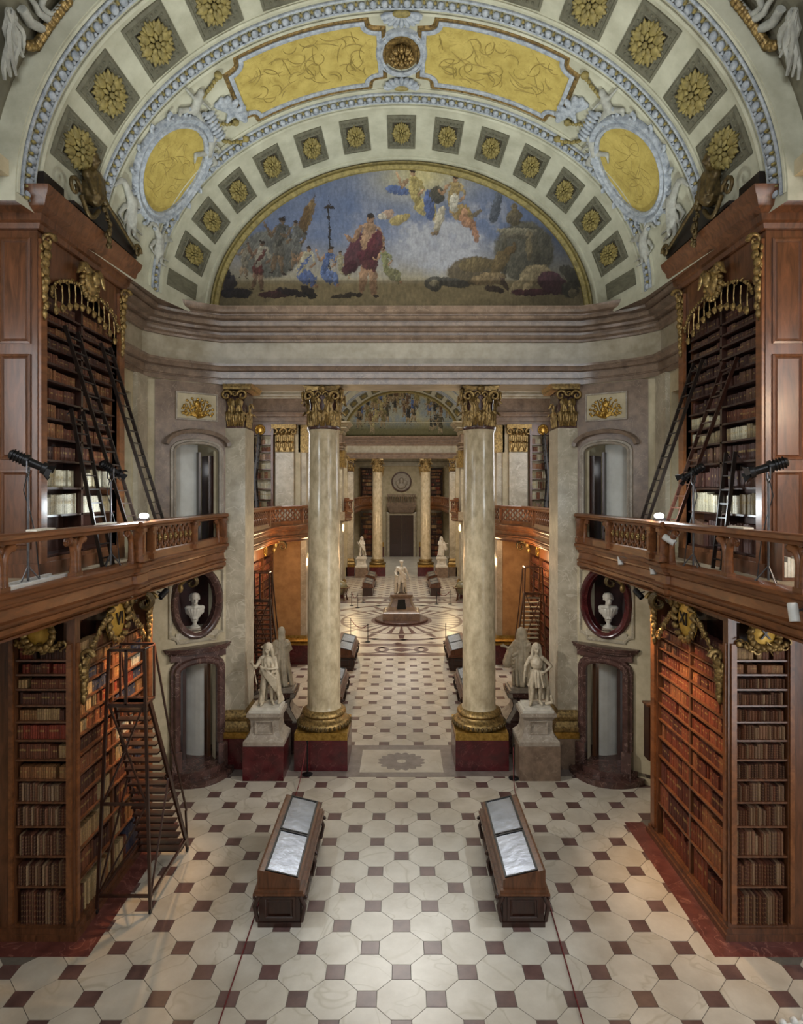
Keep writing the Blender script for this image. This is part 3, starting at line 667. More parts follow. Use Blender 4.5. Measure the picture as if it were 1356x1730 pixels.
    b = MB(M); b.box(uc-.62, uc-.44, -1.0, -.34, 6.8, 9.6); b.box(uc-.22, uc-.16, -.9, -.4, 6.8, 9.7); b.box(uc-.7, uc-.1, -1.5, -1.4, 6.8, 10); b.build('passage_door', 'wood_dark', wd)  # door leaf, with dark boards put in for the unlit opening
    MB(M).box(-.3, 2.2, -1.25, -1.2, 3.9, 6.5).box(-.3, 2.2, -1.2, -.3, 4.0, 4.2).build('niche_back', 'niche_red', wd)
    # oval niche: framed panel and moulded ring
    b = MB(TT(M)); pn = notched(.82, 1.18, .24, 5, 3); pn = [(x+uc+.02, y+5.16) for x, y in pn]
    b.mold(pn, [(0, .0), (0, .05), (.05, .07), (.08, .03), (.1, 0)], True); b.build('niche_panel', 'marble_pale', wd, fix=True)
    b = MB(TT(M)); b.mold(nich, [(-.13, 0), (-.12, .07), (-.05, .13), (.03, .11), (.06, .06), (.1, .04), (.1, -.3)], True); b.build('niche_ring', 'marble_red' if s > 0 else 'marble_dark', wd, smooth=50)
    MB(M).box(uc-.6, uc+.64, -.9, .05, 4.12, 4.3).build('niche_sill', 'marble_pale', wd)
    # upper doorway
    pth = [(uc-.62, 6.85)] + [(uc+.02+.64*math.cos(PI-PI*i/12), 9.7+.22*math.sin(PI*i/12)) for i in range(13)] + [(uc+.66, 6.85)]
    dw = struct(MB(TT(M)).mold(pth, [(0, 0), (0, .12), (.06, .16), (.08, .1), (.14, .1), (.16, 0)]).build('door_%d' % (3 if s < 0 else 4), 'stone_grey', fix=True), 'arched grey doorway on the gallery, %s corner' % nm, 'door')
    pth = [(uc+.02+.86*math.cos(PI-PI*i/12), 9.86+.38*math.sin(PI*i/12)) for i in range(13)]
    MB(TT(M)).mold(pth, [(0, 0), (0, .24), (.1, .3), (.14, .0)]).build('hood', 'marble_brown', dw, fix=True)
    # screen pier outside, mid-bay walls
    b = MB(SX(s)); b.box(5.42, 5.8, 19.12, 20.2, 0, 13.3).box(5.7, 7.9, 20.0, 20.2, 0, 13.3); b.box(7.6, 7.9, 20.2, 30.8, 0, 14).box(9.9, 10.2, 32, 51, 0, 14.1)
    b.box(7.6, 10, 30.9, 31.2, 0, 14).box(7.4, 7.9, 50.6, 62.4, 0, 14).box(7.4, 10.2, 50.4, 50.7, 0, 14).box(5.42, 7.8, 61.9, 63.1, 0, 13.3).box(7.2, 7.6, 63, 81, 0, 14)
    struct(b.build('wall_%s_far' % nm, 'wall_plaster'), 'plastered %s wall of the bays beyond the screen' % nm, 'wall')
# end wall with the great door
we = struct(MB().box(-7.6, 7.6, 80.8, 81.2, 0, 19.5).build('wall_end', 'wall_plaster'), 'far end wall with the great door and round relief', 'wall')
b = MB(lambda a, z, h: (a, 80.8-h, z)); b.mold([(-1.55, 0), (-1.55, 5.4), (1.55, 5.4), (1.55, 0)], [(0, 0), (0, .35), (.2, .4), (.4, .3), (.45, 0)])
gd = struct(b.build('door_5', 'marble_pale', fix=True), 'tall dark wooden double door at the far end of the hall', 'door')
for x in (-.78, .78):
    lf = MB().box(x-.76, x+.76, 80.55, 80.8, 0, 5.38).build('door_leaf', 'wood_dark', gd)
    for z0, z1 in ((.4, 1.6), (1.9, 3.4), (3.7, 5.0)): MB().box(x-.5, x+.5, 80.5, 80.56, z0, z1).build('panel', 'wood_dark', lf)
MB().box(-1.9, 1.9, 80.1, 80.8, 6.5, 6.9).frust(0, 80.5, 5.75, 6.5, 1.5, .3, 1.9, .5).build('door_hood', 'marble_brown', gd)
b = MB().box(-1.9, 1.9, 80.15, 80.3, 7.95, 8.1).box(-1.9, 1.9, 80.15, 80.3, 6.9, 7.05)
for k in range(13): b.lathe([(.05, 7.05), (.1, 7.2), (.06, 7.5), (.1, 7.75), (.05, 7.95)], 8, (-1.7+.283*k, 80.22, 0))
b.build('balustrade', 'marble_brown', gd, smooth=50)
b = MB(lambda a, z, h: (a, 80.8-h, z)); fan(b, circ(0, 9.75, 1.15), .05); rr = b.build('round_relief', 'stone_grey', we)
b = MB(lambda a, z, h: (a, 80.8-h, z)); b.mold(circ(0, 9.75, 1.15), [(0, .05), (0, .2), (.15, .2), (.18, 0)], True, flip=-1); b.build('relief_ring', 'marble_dark', rr)
b = MB(); b.ell((0, 80.72, 9.9), (.3, .12, .42)).ell((0, 80.7, 9.2), (.6, .12, .4)).ell((-.5, 80.72, 9.6), (.3, .08, .35)).ell((.5, 80.72, 9.6), (.3, .08, .35)); b.build('relief_head', 'stone_grey', rr, smooth=180)
for x in (-3.0, 3.0):
    MB().box(x-.55, x+.55, 80.4, 80.8, 1.9, 10.4).build('wall_pilaster', 'marble_pale', we)
    MB().box(x-.7, x+.7, 80.25, 80.8, 1.3, 1.9).build('pilaster_base', 'gold', we); MB().box(x-.72, x+.72, 80.2, 80.8, 0, 1.3).build('pilaster_plinth', 'marble_red', we)
    MB().frust(x, 80.6, 10.4, 11.7, .55, .2, .8, .35).build('pilaster_capital', 'gold_dull', we)
struct(MB().mold([(7.2, 70), (7.2, 80.78), (-7.2, 80.78), (-7.2, 70)], [(0, 11.77), (.2, 11.8), (.2, 12.3), (0, 12.4), (0, 13.05), (.6, 13.6), (.7, 14.0), (0, 14)]).build('trim_7', 'frieze_stone'), 'entablature along the far end wall', 'trim')
# rotunda piers (four), each with pilaster facing
for s in (-1, 1):
    for k, (ya, yb, yf) in enumerate(((30.6, 32.4, 30.6), (49.2, 51.0, 49.2))):
        nm = ('near', 'far')[k]+' '+SIDE[s]
        b = MB(SX(s)); b.box(5.0, 7.7, ya, yb, 0, 6.3)
        p = struct(b.build('wall_%s_pier' % nm.replace(' ', '_'), 'wall_warm_lit'), 'rotunda pier on the %s with gilded pilaster capital' % nm, 'wall')
        MB(SX(s)).box(5.0, 7.7, ya, yb, 6.3, 13.3).build('upper_pier', 'wall_plaster', p)
        b = MB(SX(s)); b.box(5.3, 6.2, yf-.14, ya, 6.9, 10.45).box(4.72, 5.1, yf+.1, yb-.1, 1.2, 10.45); pass
        b.build('pilaster', 'marble_pale', p)
        MB(SX(s)).box(4.6, 5.85, yf-.25, yb-.05, 0, .95).build('pier_plinth', 'marble_red', p)
        b = MB(SX(s)); b.mold([(5.85, yf-.12), (4.68, yf-.12), (4.68, yb-.05)], [(0, .95), (.14, .95), (.14, 1.05), (.05, 1.08), (.12, 1.14), (.08, 1.22), (.02, 1.28), (0, 1.4)]); b.build('pier_base', 'gold', p)
        for q, (nm2, pf, m) in enumerate((('pier_architrave', ENT_A, 'marble_brown'), ('pier_frieze', ENT_F, 'marble_brown'), ('pier_cornice', ENT_C, 'frieze_stone'))):
            MB(SX(s)).mold([(7.7, yf-.15), (4.72, yf-.15), (4.72, yb)], pf).build(nm2, m, p)
# ------------------------------------------------------------------ mural (generic stand-in for a painted scene)
def vnoise(x, y, seed, sc_):
    G = np.random.RandomState(seed).rand(64, 64)
    x = x*sc_; y = y*sc_; i = np.floor(x).astype(int); j = np.floor(y).astype(int); fx = x-i; fy = y-j
    fx = fx*fx*(3-2*fx); fy = fy*fy*(3-2*fy)
    g_ = lambda a, b: G[a % 64, b % 64]
    return (g_(i, j)*(1-fx)+g_(i+1, j)*fx)*(1-fy)+(g_(i, j+1)*(1-fx)+g_(i+1, j+1)*fx)*fy
def fbm(x, y, seed, sc_): return sum(vnoise(x, y, seed+k, sc_*2**k)/2**k for k in range(4))/1.875
def mural(name, dy, shapes, bg, par_label, nx=620, nz=255):
    xs = np.linspace(358, 998, nx+1); zs = np.linspace(282, 545, nz+1)
    X, Z = np.meshgrid((xs[1:]+xs[:-1])/2, (zs[1:]+zs[:-1])/2)
    wx = X+6*(fbm(X, Z, 5, .11)-.5)+5*(fbm(X, Z, 15, .37)-.5); wz = Z+6*(fbm(X, Z, 9, .11)-.5)+5*(fbm(X, Z, 19, .37)-.5)
    colr = bg(X, Z); br = fbm(X, Z, 77, .1); st = fbm(X*1.6, Z*.5, 50, .22); fo = np.abs(fbm(X*1.3+Z*.5, Z*.6, 64, .2)*2-1)
    for cx, cz, rx, rz, rot, c in shapes:
        a = math.radians(rot); dx = wx-cx; dz = wz-cz
        u = (dx*math.cos(a)+dz*math.sin(a))/rx; v = (-dx*math.sin(a)+dz*math.cos(a))/rz
        d = u*u+v*v; k = np.clip((1.12-d)/.22, 0, 1)[..., None]
        gx, gz = -.55*math.cos(a)-.8*math.sin(a), .55*math.sin(a)-.8*math.cos(a)       # painted light falls from the upper left
        sh = (.5+.62*np.clip(.5+.55*(u*gx+v*gz), 0, 1.15))[..., None]
        nn = np.roll(np.roll(br, int(cx*3) % 97, 0), int(cz*5) % 89, 1); n3 = np.roll(st, int(cx) % 61, 1)
        f4 = np.roll(np.roll(fo, int(cx*2) % 83, 1), int(cz) % 71, 0); c_ = np.array(C(c)); c_ = c_*.8+c_.mean()*.2*np.array([1.05, 1, .9])
        cc = c_*sh*(.3+.45*nn+.35*n3+.95*np.clip(f4*2.2, 0, 1)*.6)[..., None]
        colr = colr*(1-k*.94)+cc*k*.94
    colr = colr*(.78+.44*st)[..., None]
    b = MB(); keep = []
    P = [((x-678)*19/FPX, 18.97+dy, CAMZ-(z-HY)*19/FPX) for z in zs for x in xs]; fs = []
    for j in range(nz):
        for i in range(nx):
            x = ((xs[i]+xs[i+1])/2-678)*19/FPX; z = CAMZ-((zs[j]+zs[j+1])/2-HY)*19/FPX-ZC
            if (x/5.78)**2+(max(z, 0)/4.66)**2 < 1: fs.append((j*(nx+1)+i, j*(nx+1)+i+1, (j+1)*(nx+1)+i+1, (j+1)*(nx+1)+i)); keep.append(colr[j, i])
    b.v = P; b.f = fs; b.c = [tuple(map(float, c)) for c in keep]
    o = b.build(name, 'painted', label=par_label, category='painting')
    return o
def bg1(X, Z):
    n = fbm(X, Z, 1, .022)[..., None]; n2 = fbm(X, Z, 21, .06)[..., None]
    sky = np.array(C('586a90'))*(1-n)+np.array(C('80869a'))*n
    t = np.clip((Z-400)/70, 0, 1)[..., None]; sky = sky*(1-t)+np.array(C('9c937f'))*t
    gl = np.exp(-(((X-712)/70)**2+((Z-300)/34)**2))[..., None]; sky = sky*(1-.8*gl)+np.array(C('d8c98a'))*.8*gl
    cl = np.clip((n2-.45)*3.5, 0, 1)*np.exp(-(((X-745)/125)**2+((Z-395)/62)**2))[..., None]*1.4; cl = np.clip(cl+.95*np.exp(-(((X-740)/85)**2+((Z-415)/40)**2)**2)[..., None]*(.5+n2), 0, 1)
    sky = sky*(1-cl)+np.array(C('a9a9b0'))*cl
    g_ = np.clip((Z-468)/14, 0, 1)[..., None]; gr = np.array(C('8f8060'))*(.6+.6*n2)
    sky = sky*(1-g_)+gr*g_
    dk = np.clip((X-800)/120, 0, 1)[..., None]*np.clip((Z-340)/60, 0, 1)[..., None]; sky = sky*(1-.55*dk)
    dl = np.clip((470-X)/90, 0, 1)[..., None]*np.clip((Z-440)/50, 0, 1)[..., None]; sky = sky*(1-.5*dl)
    return sky
def limb(x0, y0, x1, y1, w_, c):
    return ((x0+x1)/2, (y0+y1)/2, math.hypot(x1-x0, y1-y0)/2+w_*.4, w_, math.degrees(math.atan2(y1-y0, x1-x0)), c)
def person_sh(x, y, h, robe, skin='b08560', robe2=None, lean=0, seat=False, arm=0):
    """a small painted figure, feet at (x, y), height h"""
    h *= 1.14; r2 = robe2 or robe; dk = '3a2c22'; lx = lean*.01*h; L = []
    if seat: L += [limb(x, y-.3*h, x+.28*h, y-.26*h, .09*h, r2), limb(x+.28*h, y-.28*h, x+.3*h, y, .06*h, r2), limb(x-.02*h, y-.28*h, x+.2*h, y-.1*h, .09*h, r2), limb(x+.3*h, y-.02*h, x+.38*h, y, .03*h, skin)]; b_ = y-.28*h; top = y-.72*h
    else: L += [limb(x-.03*h, y-.45*h, x-.09*h, y-.04*h, .05*h, skin), limb(x+.03*h, y-.45*h, x+.07*h, y-.02*h, .05*h, skin), limb(x-.09*h, y-.01*h, x-.15*h, y, .02*h, dk), limb(x+.07*h, y, x+.13*h, y+.01*h, .02*h, dk), limb(x, y-.56*h, x, y-.34*h, .1*h, r2), limb(x+.05*h, y-.5*h, x+.07*h, y-.3*h, .05*h, r2)]; b_ = y-.5*h; top = y-.82*h
    L += [limb(x, b_, x+lx, top, .09*h, robe), limb(x-.07*h+lx, top, x+.07*h+lx, top, .05*h, robe), limb(x-.1*h+lx, top, x-.2*h+lx, top+.17*h, .033*h, skin), limb(x-.2*h+lx, top+.17*h, x-.3*h+lx, top+(.1 if not arm else -.1)*h, .027*h, skin), limb(x+.1*h+lx, top, x+.17*h+lx, top+.2*h, .033*h, robe), limb(x+.17*h+lx, top+.2*h, x+.08*h+lx, top+.3*h, .027*h, skin),
          (x+1.3*lx, top-.09*h, .045*h, .06*h, 0, skin), (x+1.3*lx, top-.135*h, .05*h, .035*h, 0, dk), limb(x-.04*h, b_-.02*h, x+.1*h+lx, top+.03*h, .025*h, r2)]
    return L
sh1 = [(455, 430, 50, 40, 0, '6c6a62'), (885, 425, 50, 50, 0, '5b5646'), (873, 391, 36, 5, 0, '8a816a'), (873, 400, 30, 5, 0, '6c6452'), (852, 440, 5, 40, 0, '4f4a3c'), (905, 440, 8, 42, 0, '4b4638'), (868, 368, 13, 15, 0, '6c5e40'), (868, 352, 6, 7, 0, '7c6b48'), (838, 350, 8, 30, 12, '5d6472'),
       limb(532, 330, 508, 418, 3, '4c3b24'), limb(528, 340, 512, 392, 9, '8a6d42'), limb(520, 350, 506, 400, 7, '6f5432'), limb(555, 335, 558, 482, 1.8, '2b2118'), limb(548, 352, 563, 350, 3, '3a2c1c')]
sh1 += person_sh(470, 462, 84, '55524c', '7a6248', '69655c', 6, arm=1) + person_sh(500, 456, 74, '6b6a66', '806850') + person_sh(412, 470, 52, '8a8170', '9a8064', lean=8) + person_sh(436, 490, 74, 'a39a88', '80604a', '5e2c2a', 8, arm=1)
sh1 += person_sh(505, 486, 70, 'b9ad8c', 'a57b58', '4c629a', 16, True) + person_sh(545, 484, 66, '4b639a', 'b08560', '586fa4', 14, True, 1) + person_sh(575, 470, 44, '9a8f6c', 'a98a68', seat=True)
sh1 += [limb(612, 400, 590, 455, 16, '5a2430')] + person_sh(622, 500, 124, 'b08864', 'a67b58', '5c2630', 2) + [limb(640, 395, 628, 430, 12, '682a36'), limb(606, 432, 640, 428, 9, '5a2430'), limb(600, 446, 582, 460, 10, '4c1e2a')]
sh1 += person_sh(652, 478, 60, '8e8f5a', 'b08560', '7d784e', -4, True) + [(398, 496, 28, 9, 0, '221d26'), (388, 478, 11, 14, 20, '2b2730'), (384, 464, 5, 9, 0, '1e1b22'), limb(440, 500, 500, 494, 7, '46242a'), limb(470, 490, 520, 500, 6, '30282a'), limb(510, 486, 530, 500, 8, '292328'), limb(560, 503, 606, 497, 4, '3b3126')]
sh1 += [(655, 362, 10, 8, 0, 'c7a286'), (646, 367, 8, 6, 0, 'd2c6b2'), limb(655, 318, 690, 326, 8, '5470b0')] + person_sh(704, 372, 84, 'bfa95c', 'c49a70', 'c2ae66', -6, True, 1) + [limb(724, 325, 726, 370, 9, '4d68a8'), limb(690, 366, 660, 376, 8, 'b9a25a'), (738, 330, 13, 15, 0, '565143')]
sh1 += person_sh(764, 382, 86, 'b3985c', 'b98c64', 'a58648', 4, True) + [limb(768, 330, 766, 358, 8, 'd4cdbb'), limb(748, 352, 736, 392, 7, 'c4b79c'), limb(740, 392, 728, 396, 4, '8a6f4e'), limb(778, 368, 800, 384, 9, 'b9835f'), limb(800, 384, 806, 408, 5, 'b07a58'), (785, 360, 7, 7, 0, 'c4906a'), limb(796, 366, 812, 356, 4, '7a6a52')]
sh1 += [limb(765, 462, 835, 455, 24, '63543a'), limb(780, 450, 830, 446, 12, '786641'), limb(835, 462, 852, 428, 12, '6f5b36'), limb(852, 428, 866, 420, 6, '69532f'), limb(866, 424, 870, 412, 3, '5f4a2a'), limb(730, 474, 790, 482, 8, '4d4942'), (733, 480, 15, 12, 0, '524e46'), (733, 480, 8, 6, 0, '8c8166'), limb(800, 474, 850, 470, 11, '87704c'), limb(820, 486, 850, 492, 5, '40302a'), limb(845, 470, 858, 490, 4, '4a382c'),
        limb(885, 468, 925, 462, 17, '8f7d5a'), limb(880, 472, 862, 498, 7, 'a8946c'), limb(895, 480, 880, 500, 6, '9a8660'), limb(915, 470, 950, 488, 18, '44222e'), limb(865, 495, 930, 494, 6, '48202a'), (962, 490, 15, 14, 0, '39352c'), (966, 496, 8, 8, 0, '62573f'), limb(893, 400, 893, 440, 6, '77694c'), (893, 397, 5, 6, 0, '84765a'), limb(950, 455, 985, 480, 12, '3c382e')]
mural('lunette_painting', 0, sh1, bg1, 'arched mural of figures under a cloudy blue sky above the near columns')
def bg2(X, Z):
    n = fbm(X, Z, 31, .03)[..., None]; sky = np.array(C('6f8fb0'))*(1-n)+np.array(C('c2b57a'))*n
    t = np.clip((Z-430)/60, 0, 1)[..., None]; return sky*(1-t)+np.array(C('6f6844'))*t
r_ = random.Random(4); sh2 = []
for k in range(64):
    x = r_.uniform(400, 950); z = r_.uniform(430, 520) if k < 22 else r_.uniform(330, 430)
    if abs(x-678) < 90: z -= 50
    sh2 += person_sh(x, z, r_.uniform(60, 110), r_.choice(['8c7f45', '4f6fb0', '5b5338', 'b5a55c', '3b3a36', '7a5a3a', 'c9b872']), 'b4996a')
mural('lunette_painting', 43, sh2, bg2, 'distant arched mural crowded with figures in ochre and blue', 160, 80)

# ------------------------------------------------------------------ columns
def leaf_grid(mb, r0, z0, h, wd, curl, ang):
    c, s_ = math.cos(ang), math.sin(ang)
    def fn(a, t):
        out = r0+.05*h*math.sin(t*3)+curl*max(0, t-.45)**2*3.2; z = z0+h*math.sin(min(t, .86)*PI/2/.86*1.0)-(.22*h*max(0, t-.82)/.18)
        w_ = wd*(.4+.5*math.sin(PI*min(1, t*1.0))*(1+.4*math.cos(t*22)))*(1-.3*max(0, t-.7)/.3)
        x = (a-.5)*w_; ridge = .3*wd*(.25-(a-.5)**2)+.05*wd*math.cos((a-.5)*6*PI)
        o = out+ridge; return (o*c-x*s_, o*s_+x*c, z)
    mb.grid(fn, 6, 12)
def spiral(mb, c, ang, r, wd, k=1):
    """volute: flat scroll in the vertical plane through the axis at angle ang"""
    dx, dy = math.cos(ang), math.sin(ang)
    mb.tube([(c[0]+dx*rr*math.cos(t), c[1]+dy*rr*math.cos(t), c[2]+k*rr*math.sin(t)) for t, rr in ((i*.55, r*(1-i/17)) for i in range(15))], [wd*(1-.03*i) for i in range(15)], 6)
def capital_mb(r=.5, h=1.34, square=False, leaves=True, q=None):
    b = MB(); q = q or range(8)
    if square: b.frust(0, 0, 0, h-.14, r*.86, r*.6, r*.98, r*.7)
    else: b.lathe([(r, 0), (r*1.06, .03), (r*1.06, .09), (r*.92, .1), (r*.9, h*.6), (r*1.05, h-.14), (0, h-.14)], 20)
    if leaves:
        for k in q:
            leaf_grid(b, r*.93, .1, h*.36, r*.72, r*.55, k*PI/4); leaf_grid(b, r*.93, .12, h*.62, r*.72, r*.75, (k+.5)*PI/4)
        for a in (PI/4, 3*PI/4, 5*PI/4, 7*PI/4):
            spiral(b, (r*1.22*math.cos(a), r*1.22*math.sin(a), h-.33), a, .19, .055)
        for a in (0, PI/2, PI, 3*PI/2):
            for d in (-.2, .2): spiral(b, (r*1.02*math.cos(a)-d*math.sin(a), r*1.02*math.sin(a)+d*math.cos(a), h-.3), a+PI/2, .11, .035)
    return b
def abacus_mb(r, h, z, sy=1.):
    b = MB(); P = []
    for k in range(4):
        a = PI/4+k*PI/2; a2 = a+PI/2; R = r*1.62
        p0 = Vector((R*math.cos(a), R*math.sin(a)*sy, 0)); p1 = Vector((R*math.cos(a2), R*math.sin(a2)*sy, 0)); mdir = Vector((math.cos(a+PI/4), math.sin(a+PI/4)*sy, 0))
        for i in range(8): t = i/8; P.append(p0.lerp(p1, t)-mdir*(.16*r*math.sin(PI*t)*1.4))
    for s0, z0, z1 in ((.93, 0, .06), (1.0, .06, .1), (1.05, .1, .16)): b.prism([(p.x*s0, p.y*s0, z+z0) for p in P], (0, 0, z1-z0))
    for k in range(4): a = k*PI/2; b.ell((r*1.1*math.cos(a), r*1.1*math.sin(a)*sy, z+.06), (.12, .12, .12), 8, 5)
    return b
m_leaf1 = MB(); leaf_grid(m_leaf1, .48, .08, .5, .36, .19, 0); m_leaf1 = m_leaf1.mesh('leaf', 'gold_dull', smooth=70)
m_leaf2 = MB(); leaf_grid(m_leaf2, .475, .12, .88, .34, .25, 0); m_leaf2 = m_leaf2.mesh('leaf', 'gold_dull', smooth=70)
m_vol = MB(); spiral(m_vol, (.6, -.4, 1.0), PI/2, .17, .055); spiral(m_vol, (.6, .4, 1.0), PI/2, -.17, .055, -1)
for q in (-1, 1): m_vol.tube([(.5, q*.1, .6), (.54, q*.2, .9), (.6, q*.34, 1.14), (.6, q*.5, 1.1)], [.03, .04, .05, .05], 6)
pass; m_vol = m_vol.mesh('volute', 'gold_dull', smooth=70)
m_vol2 = MB(); spiral(m_vol2, (.54, -.13, 1.05), PI/2, .11, .04); spiral(m_vol2, (.54, .13, 1.05), PI/2, -.11, .04, -1); m_vol2 = m_vol2.mesh('inner_scroll', 'gold_dull', smooth=70)
me_shaft = MB().lathe([(.56, 1.66), (.535, 1.72), (.515, 1.8), (.512, 4.5), (.505, 7), (.49, 9), (.478, 10.33), (.5, 10.36), (.52, 10.42)], 40).mesh('shaft', 'marble_shaft', smooth=40)
me_base = MB().lathe([(.6, 1.15), (.78, 1.16), (.82, 1.24), (.8, 1.33), (.72, 1.38), (.66, 1.4), (.62, 1.47), (.66, 1.52), (.7, 1.56), (.68, 1.63), (.6, 1.67), (.55, 1.7)], 40).mesh('base', 'gold_dull', smooth=60)
me_plinth = MB().box(-.81, .81, -.81, .81, 0, .93).mesh('plinth', 'marble_red')
me_slab = MB().box(-.8, .8, -.8, .8, .93, 1.15).mesh('gilt_slab', 'gold')
bb = MB()
for k in range(36):
    a = 2*PI*k/36; bb.ell((.815*math.cos(a), .815*math.sin(a), 1.245), (.05, .05, .07), 5, 4)
me_orn = bb.mesh('leaf_ring', 'bronze', smooth=60)
me_bell = MB().lathe([(.5, 0), (.53, .03), (.53, .09), (.46, .1), (.45, .8), (.52, 1.2), (0, 1.2)], 24).mesh('capital', 'marble_dark', smooth=50)  # dark bell puts the shade between the leaves into its colour
me_aba = abacus_mb(.47, 1.34, 1.18).mesh('abacus', 'gold_dull', smooth=30)
me_far_cap = capital_mb(.48, 1.34).mesh('capital', 'gold_dull', smooth=70)
def column(x, y, label, detail=True):
    t = thing('marble_column', label, 'column', (x, y, 0), group='columns of the %s screen' % ('near' if detail else 'far'))
    for nm, me in (('plinth', me_plinth), ('gilt_slab', me_slab), ('shaft', me_shaft)): link(nm, me, t, local=True)
    bs = link('base', me_base, t, local=True); link('leaf_ring', me_orn, bs, local=True)
    c = link('capital', me_bell if detail else me_far_cap, t, local=True); c.location = (0, 0, 10.42)
    link('abacus', me_aba, c, local=True)
    if detail:
        for k in range(8):
            l = link('leaf', m_leaf1, c, local=True); l.rotation_euler.z = k*PI/4
            l = link('leaf', m_leaf2, c, local=True); l.rotation_euler.z = (k+.5)*PI/4
        for k in range(4):
            l = link('volute', m_vol, c, local=True); l.rotation_euler.z = k*PI/2
            l = link('inner_scroll', m_vol2, c, local=True); l.rotation_euler.z = k*PI/2
    return t
for s in (-1, 1):
    column(s*2.45, 19.6, 'tall pale marble column with gilded capital, %s of the central passage in front' % SIDE[s])
    column(s*2.42, 62.6, 'distant pale marble column beside the far door, %s one' % SIDE[s], False)
me_pcap = capital_mb(.3, 1.34).mesh('capital', 'gold_dull', smooth=70)
def pilaster(x0, x1, yf, yb, label, s, detail=True):
    t = thing('marble_pilaster', label, 'pilaster', (s*(x0+x1)/2, yf, 0), group='corner pilasters')
    b = MB(SX(s)); b.box(x0-.12, x1+.12, yf-.2, yb, 0, .93); b.build('plinth', 'marble_red' if s < 0 else 'marble_brown', t)
    pth = [(x1+.02, yf), (x0, yf), (x0, yb)]
    MB(SX(s)).mold(pth, [(0, .93), (.16, .93), (.16, 1.12), (0, 1.12)]).build('gilt_slab', 'gold', t)
    MB(SX(s)).mold(pth, [(0, 1.12), (.14, 1.13), (.15, 1.24), (.1, 1.32), (.05, 1.42), (.1, 1.5), (.09, 1.58), (.02, 1.66), (0, 1.76)]).build('base', 'gold_dull', t, smooth=40)
    MB(SX(s)).box(x0, x1, yf, yb, 1.1, 10.45).build('shaft', 'marble_pale', t)
    w_ = x1-x0; b = MB(SX(s) @ Matrix.Translation(((x0+x1)/2, yf+.28, 10.42)))
    b.box(-w_/2+.02, w_/2, -.26, yb-yf-.28, 0, 1.2); b.build('capital_core', 'marble_dark', t); b.v = []; b.f = []  # dark core stands for the shade in the gaps between leaves
    for dx in (-.2, 0, .2):
        M0 = b.T; b.T = M0 @ Matrix.Translation((dx, .18, 0)); leaf_grid(b, .47, .08, .46, .26, .17, -PI/2); b.T = M0
    for dx in (-.12, .12):
        b.T = M0 @ Matrix.Translation((dx, .18, 0)); leaf_grid(b, .47, .1, .84, .26, .2, -PI/2); b.T = M0
    for dy in (-.1, .15, .4):
        b.T = M0 @ Matrix.Translation((.47-w_/2, dy, 0)); leaf_grid(b, .47, .08, .46+.3*(dy == .15), .26, .17, PI); b.T = M0
    spiral(b, (-w_/2+.06, -.42, 1.02), 0, .17, .055); spiral(b, (w_/2-.06, -.42, 1.02), 0, -.17, .055, -1); spiral(b, (0, -.42, 1.05), 0, .1, .035)
    b.build('capital', 'gold_dull', t, smooth=70)
    MB(SX(s)).mold(pth, [(0, 11.6), (.2, 11.62), (.22, 11.68), (.28, 11.77), (0, 11.77)]).build('abacus', 'gold_dull', t)
for s in (-1, 1):
    pilaster(4.82, 5.42, 19.1, 20.2, 'flat marble pilaster with gilded capital in the %s front corner' % SIDE[s], s)
    pilaster(4.82, 5.42, 62.1, 63.1, 'distant flat pilaster in the %s corner by the far columns' % SIDE[s], s)
    for yf in (30.6, 49.2):      # gilded capitals on the rotunda piers
        par = [o for o in bpy.data.objects if o.name == 'wall_%s_%s_pier' % ('near' if yf < 40 else 'far', SIDE[s])][0]
        b = MB(SX(s))
        for xc in (5.45, 5.75, 6.05): 
            b.T = SX(s) @ Matrix.Translation((xc, yf+.34, 10.42)); leaf_grid(b, .47, .05, .5, .32, .3, -PI/2); leaf_grid(b, .45, .1, .9, .3, .4, -PI/2)
        b.T = SX(s); b.box(5.3, 6.2, yf-.14, yf+.1, 10.42, 11.5)
        for xc in (5.3, 5.75, 6.2): spiral(b, (xc, yf-.32, 11.42), 0, .2, .07)
        b.box(5.15, 6.35, yf-.4, yf, 11.58, 11.77).box(4.5, 5.1, yf, yf+1.6, 10.42, 11.77)
        for yy in (.3, .8, 1.3): b.T = SX(s) @ Matrix.Translation((5.0, yf+yy, 10.42)); leaf_grid(b, .47, .05, .9, .4, .3, PI)
        b.build('pier_capital', 'gold_dull', par, smooth=70)

